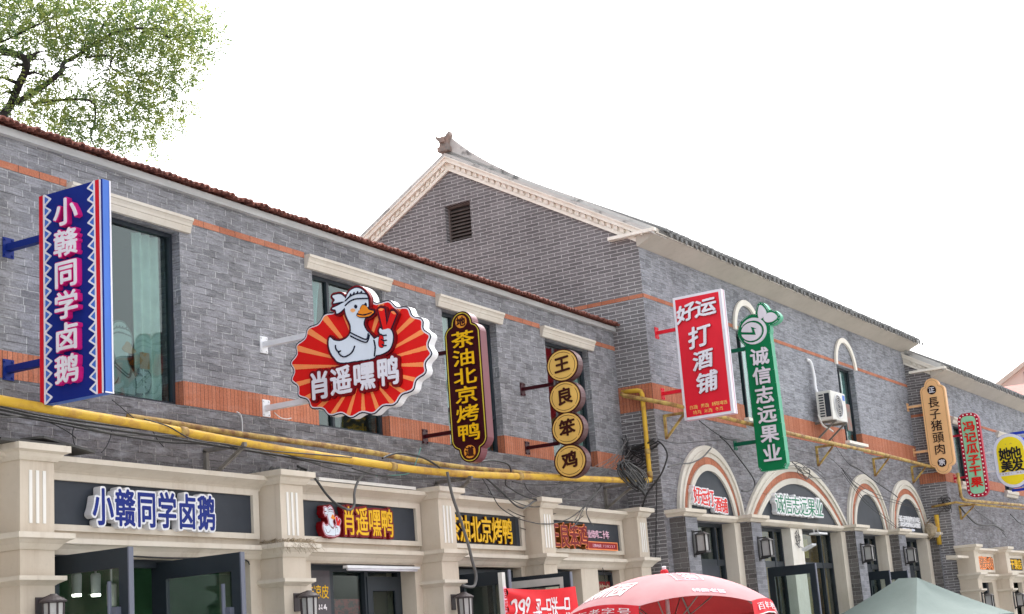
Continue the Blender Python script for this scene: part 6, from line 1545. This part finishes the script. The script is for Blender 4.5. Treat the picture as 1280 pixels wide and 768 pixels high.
# ================================================================== umbrella
UC = Vector((14.925, 6.715, 0)); RU, ZR, ZA = 1.15, 1.88, 2.315
NRIB, A0 = 6, math.radians(-14)
PA = 2*math.pi/NRIB
tc_ = math.atan2(-UC.y, -UC.x)
t = thing('market_umbrella', 'faded red market umbrella with white characters in front of the gable corner', 'umbrella', Matrix.Translation(UC) @ Matrix.Rotation(tc_, 4, 'Z'))
TILT = math.radians(5.5)
def dome(r, th, dz=0.0):                # local frame: +x faces the street corner, the canopy tips up on that side
    f = ((th - A0)/PA) % 1.0            # 0 and 1 on the ribs, .5 in the middle of a panel
    s = abs(f-.5)*2
    k = r/RU
    z = ZA - (ZA-ZR)*(k**2.15)
    sag = (1-s*s)*k*k
    rr = r*(1-.07*sag); z += .07*sag*k + dz
    x, y = rr*math.cos(th), rr*math.sin(th)
    zz = z - ZA
    return (x*math.cos(TILT)-zz*math.sin(TILT), y, ZA + zz*math.cos(TILT) + x*math.sin(TILT))
q = MB(); q.smooth = True; nt_, nr_ = 96, 14; P = []; F = []
for side in (0, -.006):
    for i in range(nr_+1):
        for j in range(nt_): P.append(dome(RU*max(i,.12)/nr_, A0+2*math.pi*j/nt_, side))
K = (nr_+1)*nt_
for i in range(nr_):
    for j in range(nt_): F.append((i*nt_+j, i*nt_+(j+1)%nt_, (i+1)*nt_+(j+1)%nt_, (i+1)*nt_+j))
q.add(P[:K], F); q.mi = 1; q.add(P[K:], [f[::-1] for f in F])
cn = q.build('canopy', [M['canvas_p'], M['canvas_i']], t, recalc=False)
def pang(k, a): return A0 + (k+.5+a)*PA           # panel k, a from -.5 to .5 across it
VH = .15
def valance(k, m, name, par, a0=-.5, a1=.5, fold=0.0):
    q = MB(); q.smooth = True; n = 28; P = []; d = Vector((math.cos(pang(k,0)), math.sin(pang(k,0)), 0))
    for i in range(n+1):
        a = a0+(a1-a0)*i/n; th = pang(k, a); p = Vector(dome(RU, th)); o = Vector((math.cos(th), math.sin(th), 0))
        P += [p+o*.003+Vector((0,0,.004)), p+o*(.03+.012*math.sin(a*19+k)) + Vector((0,0,-VH*(1-.12*math.cos(a*math.pi))-fold*(a+.5)))]
    F = [(2*i,2*i+1,2*i+3,2*i+2) for i in range(n)]
    q.add(P, F); q.mi = 1; q.add([tuple(Vector(p)-d*.004) for p in P], [f[::-1] for f in F])
    o = q.build(name, [M[m], M['canvas_i']], par, recalc=False)
    e = MB(); e.tube([P[2*i+1] for i in range(n+1)], .006, 5); e.build('white_hem', M['canvas_w'], o)
    return o
def on_val(rs, q, k):                   # print on a valance: a across the panel, b from bottom 0 to top 1
    q2 = MB(); rs.solid(q2, 0, .003, fac, 1)
    for a, d, b in q2.v:
        th = pang(k, a); p = Vector(dome(RU, th)); o = Vector((math.cos(th), math.sin(th), 0)); f = 1-b
        q.v.append(tuple(p + o*(.003+.03*f+.012*f*math.sin(a*19+k)+.006-d) + Vector((0,0,-VH*.9*f))))
    q.f += q2.f; q.m += q2.m; q.sm += q2.sm
def on_dome(rs, q, k):                  # print on the canopy: a across (metres), b = -distance from the crown
    q2 = MB(); rs.solid(q2, 0, .002, fac, 1)
    for a, d, b in q2.v:
        r = -b; th = pang(k, 0) + a/r; p = Vector(dome(r, th)); q.v.append(tuple(p + Vector((0,0,.005-d))))
    q.f += q2.f; q.m += q2.m; q.sm += q2.sm
for k in range(NRIB):
    if k == 0: continue                  # the front valance is rolled up
    vo = valance(k, 'canvas_r', 'valance', cn)
    if k in (1, 5):
        rs = Raster(-.5, 0, .5, 1.0, .005)
        for i, ch in enumerate('百年老字号'): rs.char(ch, -.42+i*.165+(.06 if k == 5 else 0), .25, .125, .52)
        q = MB(); on_val(rs.grow(.004), q, k); q.build('valance_print', M['canvas_w'], vo, recalc=False)
rs = Raster(-.5, -1.1, .5, -.5, .0035)
for i, ch in enumerate('银新园'): rs.char(ch, -.36+i*.22, -1.0, .19, .28)
q = MB(); on_dome(rs.grow(.003), q, 5); q.build('panel_print', M['canvas_w'], cn, recalc=False)
rs = Raster(-.5, -1.1, .5, -.3, .003)
rs = rs.rect(-.10,-.78,.20,-.42).minus(rs.new().rect(-.09,-.77,.19,-.43)); rs.char('汾', -.02, -.59, .14, .13).char('酒', .0, -.75, .14, .13)
q = MB(); on_dome(rs, q, 0); q.build('seal_print', M['lpink'], cn, recalc=False)
rs = Raster(-.6, -1.12, .6, -.9, .003).row('特曲老窖', -.02, -1.09, .35, -1.02, .15)
q = MB(); on_dome(rs, q, 0); q.build('edge_print', M['lpink'], cn, recalc=False)
ax_ = lambda z: (-(z-ZA)*math.sin(TILT)*1.0, 0, z)
q = MB(); q.tube([(-.28*math.sin(TILT)*0+.0,0,.02), (0,0,ZA+.01)], .022, 10); q.build('pole', M['whitep'], t)
q = MB(); q.lathe([(.04,-.03),(.045,.02),(.04,.04),(.025,.05)], (0,0,ZA+.01), 12); fo = q.build('finial', M['canvas_r'], t)
q = MB(); q.lathe([(.022,.05),(.025,.075),(.015,.085)], (0,0,ZA+.01), 12); q.build('finial_tip', M['whitep'], fo)
for k in range(NRIB):
    th = A0 + k*PA
    q = MB(); q.tube([tuple(Vector(dome(RU*i/8, th, -.02))) for i in range(1, 9)], .009, 5); rb = q.build('rib', M['steel'], t)
    q = MB(); q.tube([tuple(Vector(dome(RU*.55, th, -.02))), (.02*math.cos(th), .02*math.sin(th), 1.75)], .007, 5); q.build('strut', M['steel'], rb)
q = MB(); q.lathe([(.25,0),(.27,.06),(.08,.12),(.05,.3)], (0,0,0), 20); q.build('base', M['steel'], t)

# ================================================================== tent
t = thing('canopy_tent', 'pale sea green pop up tent in front of the last arches', 'tent', Matrix.Translation((27.62, 7.70, 0)) @ Matrix.Rotation(R(-28), 4, 'Z'))
HW, ZE, ZP, RID = 1.22, 1.70, 2.46, .22
def facet(A_, B_, C_, D_, sagz, nn=14):           # a cloth panel between a ridge A-B and an eave D-C
    A_, B_, C_, D_ = map(Vector, (A_, B_, C_, D_)); P = []; F = []
    for j in range(nn+1):
        v = j/nn
        for i in range(nn+1):
            s = i/nn
            p = A_.lerp(B_, s).lerp(D_.lerp(C_, s), v)
            w_ = math.sin(math.pi*v)*(.35+.65*math.sin(math.pi*s))
            p = p + Vector((0,0,-sagz*w_ + .010*math.sin(9*s+4*v)*math.sin(math.pi*v)*math.sin(math.pi*s)))
            P.append(p)
    for j in range(nn):
        for i in range(nn): q = j*(nn+1)+i; F.append((q,q+1,q+nn+2,q+nn+1))
    return P, F
q = MB(); q.smooth = True
c1, c2, c3, c4 = (HW,HW,ZE), (HW,-HW,ZE), (-HW,-HW,ZE), (-HW,HW,ZE); r1_, r2_ = (0,RID,ZP), (0,-RID,ZP-.02)
for fct in ((r1_,r2_,c2,c1), (r2_,r1_,c4,c3), (r2_,r2_,c3,c2), (r1_,r1_,c1,c4)):
    q.add(*facet(*fct, .075))
    a_, b_ = Vector(fct[3]), Vector(fct[2]); n_ = 16; Pv = []
    for i in range(n_+1):
        p = a_.lerp(b_, i/n_); Pv += [p, p*1.008+Vector((0,0,-.20-.018*abs(math.sin(i*math.pi/4))-p.z*.008))]
    q.add(Pv, [(2*i,2*i+1,2*i+3,2*i+2) for i in range(n_)])
q.build('canopy', M['tent'], t, recalc=False)
for sx in (-1,1):
    for sy in (-1,1):
        q = MB(); q.box(sx*(HW-.05)-.02, sx*(HW-.05)+.02, sy*(HW-.05)-.02, sy*(HW-.05)+.02, 0, ZE-.03); q.build('leg', M['whitep'], t)

# ================================================================== banner hung between the open door leaves
t = thing('red_banner', 'creased red price banner with white characters hung between open door leaves', 'banner', FR[1])
BA, BB = Vector((16.02, -.715)), Vector((17.22, -1.03)); zb, ZTA, ZTB = 1.5, 2.395, 2.405
BL = (BB-BA).length; BN = Vector((BB.y-BA.y, -(BB.x-BA.x))).normalized()
def bw(a, z, o=0.0):                      # a along the cloth, z height; folds gathered at the left tie
    k = a/BL; p = BA.lerp(BB, k); ed = math.exp(-a*4.5)
    d = .016*math.sin(a*8+z*5) + .035*ed*math.sin(z*30+a*7) + .02*math.sin(z*9-a*3)*(.4+ed) + o
    return (p.x+BN.x*d, p.y+BN.y*d, z - .028*math.sin(math.pi*k)*max(0,(z-2.1)/.3))
q = MB(); q.smooth = True; na, nz = 70, 50; P = []
for j in range(nz+1):
    for i in range(na+1): P.append(bw(BL*i/na, zb+(2.40-zb)*j/nz))
F = [(j*(na+1)+i, j*(na+1)+i+1, (j+1)*(na+1)+i+1, (j+1)*(na+1)+i) for j in range(nz) for i in range(na)]
q.add(P, F); q.add([(x-BN.x*.004, y-BN.y*.004, z) for x, y, z in P], [f[::-1] for f in F]); q.build('cloth', M['banner'], t, recalc=False)
rs = Raster(0, 1.45, BL, 2.42, .0035).char('2', .10, 2.0, .19, .31).char('9', .21, 2.0, .19, .31).char('.', .31, 2.02, .10, .3).char('9', .31, 2.08, .14, .25).char('元', .425, 1.99, .07, .12).row('买一只送一只', .485, 1.99, 1.10, 2.28, .10).row('正宗烤鸭', .3, 1.6, 1.0, 1.85, .1)
q2 = MB(); rs.grow(.0045).solid(q2, 0, .003, fac); q = MB()
q.v = [bw(a, b, .006-d) for a, d, b in q2.v]; q.f = q2.f; q.m = q2.m; q.sm = q2.sm
q.build('banner_characters', M['canvas_w'], t, recalc=False)
q = MB(); q.box(15.955, 16.03, -.715, -.66, 1.4, 2.59); q.build('white_post', M['offwhite'], t)
q = MB(); q.box(15.96, 16.026, -.722, -.716, 1.4, 2.42); ps = q.build('post_strip', M['lpink'], t)
rs = Raster(15.94, 1.5, 16.05, 2.45, .0025).column('宫廷特卖', 15.968, 16.018, 2.41, 1.85, .12); q = MB(); rs.grow(.003).solid(q, .7225, .7255, fac); q.build('post_characters', M['redl'], ps, recalc=False)

# ================================================================== tree behind the first building
t = thing('acacia_tree', 'feathery yellow green tree leaning over the brown tile roof', 'tree', Matrix.Translation((16.6, 19.0, 0)))
off_ = Vector((16.6, 19.0, 0)); rg = random.Random(21)
q = MB()
trunk = [(16.75,19.05,0),(16.85,19.1,3),(16.7,19.0,6),(16.9,19.0,9)] + [BRANCHES[0][2][0]]
q.tube([tuple(Vector(p)-off_) for p in spline(trunk, 5)], .24, 10, .085)
q.build('trunk', M['bark'], t)
tips = []
for r0_, r1_, pts in BRANCHES:
    pts = [Vector(p) for p in pts]
    ph = rg.random()*6
    pts = [p + Vector((0, .35*math.sin(ph+i*1.1)*min(1, i/2), 0)) for i, p in enumerate(pts)]
    sp = _cr(pts, 5)
    q = MB(); q.tube([p-off_ for p in sp], r0_*.55, 8, r1_*.8)
    for k in range(3, len(sp)-1, 2):        # twigs
        d = Vector((rg.uniform(-1,1), rg.uniform(-1,1), rg.uniform(-.7,.6))).normalized()*rg.uniform(.25,.6)
        m_ = sp[k]+d*.5+Vector((0,0,.06)); q.tube([sp[k]-off_, m_-off_, sp[k]+d-off_], max(.006, r1_*.6), 5, .003)
    q.build('branch', M['bark'], t, recalc=False)
def leaves(name, m, dens, seed, zlo, zhi):
    rg = random.Random(seed); V = []; F = []
    for (cx, cz, rx, rz_) in CLUMPS:
        n = int(dens*rx*rz_/.09)
        for _ in range(n):
            while True:
                a, b_, c_ = rg.uniform(-1,1), rg.uniform(-1,1), rg.uniform(-1,1)
                if a*a+b_*b_+c_*c_ <= 1: break
            p = Vector((cx+a*rx*1.08, 19+b_*max(rx,.4)*1.6, cz+c_*rz_*1.08))
            d = Vector((rg.uniform(-1,1), rg.uniform(-1,1), rg.uniform(-1.1,.35))).normalized()
            L_ = rg.uniform(.14,.28); w_ = d.cross(Vector((rg.uniform(-.4,.4), rg.uniform(-.4,.4), 1))).normalized(); up = w_.cross(d)
            np_ = 6
            for k in range(np_):
                s = (k+.8)/np_; dd = d + Vector((0,0,-.5*s)); q_ = p + dd*L_*s
                for sd_ in (-1, 1):
                    l_ = rg.uniform(.048,.08)*(1-.3*s); e_ = (w_*sd_+d*.35+Vector((0,0,rg.uniform(-.6,.2)))).normalized(); ww = up.cross(e_)+up*rg.uniform(-.5,.5)
                    ww = (e_.cross(Vector((rg.uniform(-1,1),rg.uniform(-1,1),rg.uniform(-1,1))))).normalized()*l_*.27
                    n0 = len(V); b0 = q_ - off_
                    V.extend([b0, b0+e_*l_*.5+ww, b0+e_*l_, b0+e_*l_*.5-ww]); F.append((n0,n0+1,n0+2,n0+3))
    q = MB(); q.add(V, F); return q.build(name, M[m], t, recalc=False)
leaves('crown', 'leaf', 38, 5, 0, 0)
leaves('deep_green_foliage', 'leaf2', 19, 8, 0, 0)  # deeper green leaves scattered through the same clumps as the crown

# ================================================================== far houses
def house(label, x, y, w_, d_, h_, rise, mwall, rot):
    t = thing('distant_house', label, 'house', Matrix.Translation((x, y, 0)) @ Matrix.Rotation(rot, 4, 'Z'))
    q = MB(); q.prism([(-w_/2,0),(w_/2,0),(w_/2,h_),(0,h_+rise),(-w_/2,h_)], 0, d_, lambda a,b,d: (d, -a, b)); q.build('wall', M[mwall], t)
    q = MB()
    for s in (-1,1): q.prism([(s*(w_/2+.3),h_-.2),(0,h_+rise+.02),(0,h_+rise+.25),(s*(w_/2+.3),h_+.05)], -.3, d_+.3, lambda a,b,d: (d, -a, b))
    q.build('roof', M['house_r' if mwall == 'house_r' else 'soffit'], t)
    q = MB(); q.box(-.03,-.005,-.9,.9,h_-.1,h_+.6); q.build('window', M['frame'], t)
    return t
house('distant pinkish gabled house above the far eaves', 80.5, 14.2, 4.4, 9, 13.25, 1.35, 'house', R(8))
t = thing('distant_roof_building', 'distant low building with faded red tiled roof below the pinkish gable', 'house', Matrix.Translation((72, 13.0, 0)) @ Matrix.Rotation(R(8), 4, 'Z'))
q = MB(); q.box(0,6,-6,1.9,0,11.1); q.build('wall', M['house'], t)
q = MB(); q.prism([(-.5,11.1),(6.5,11.1),(4.6,12.15),(1.0,12.15)], -2.0, 6.2, lambda a,b,d: (a, -d, b)); q.build('roof', M['house_r'], t)
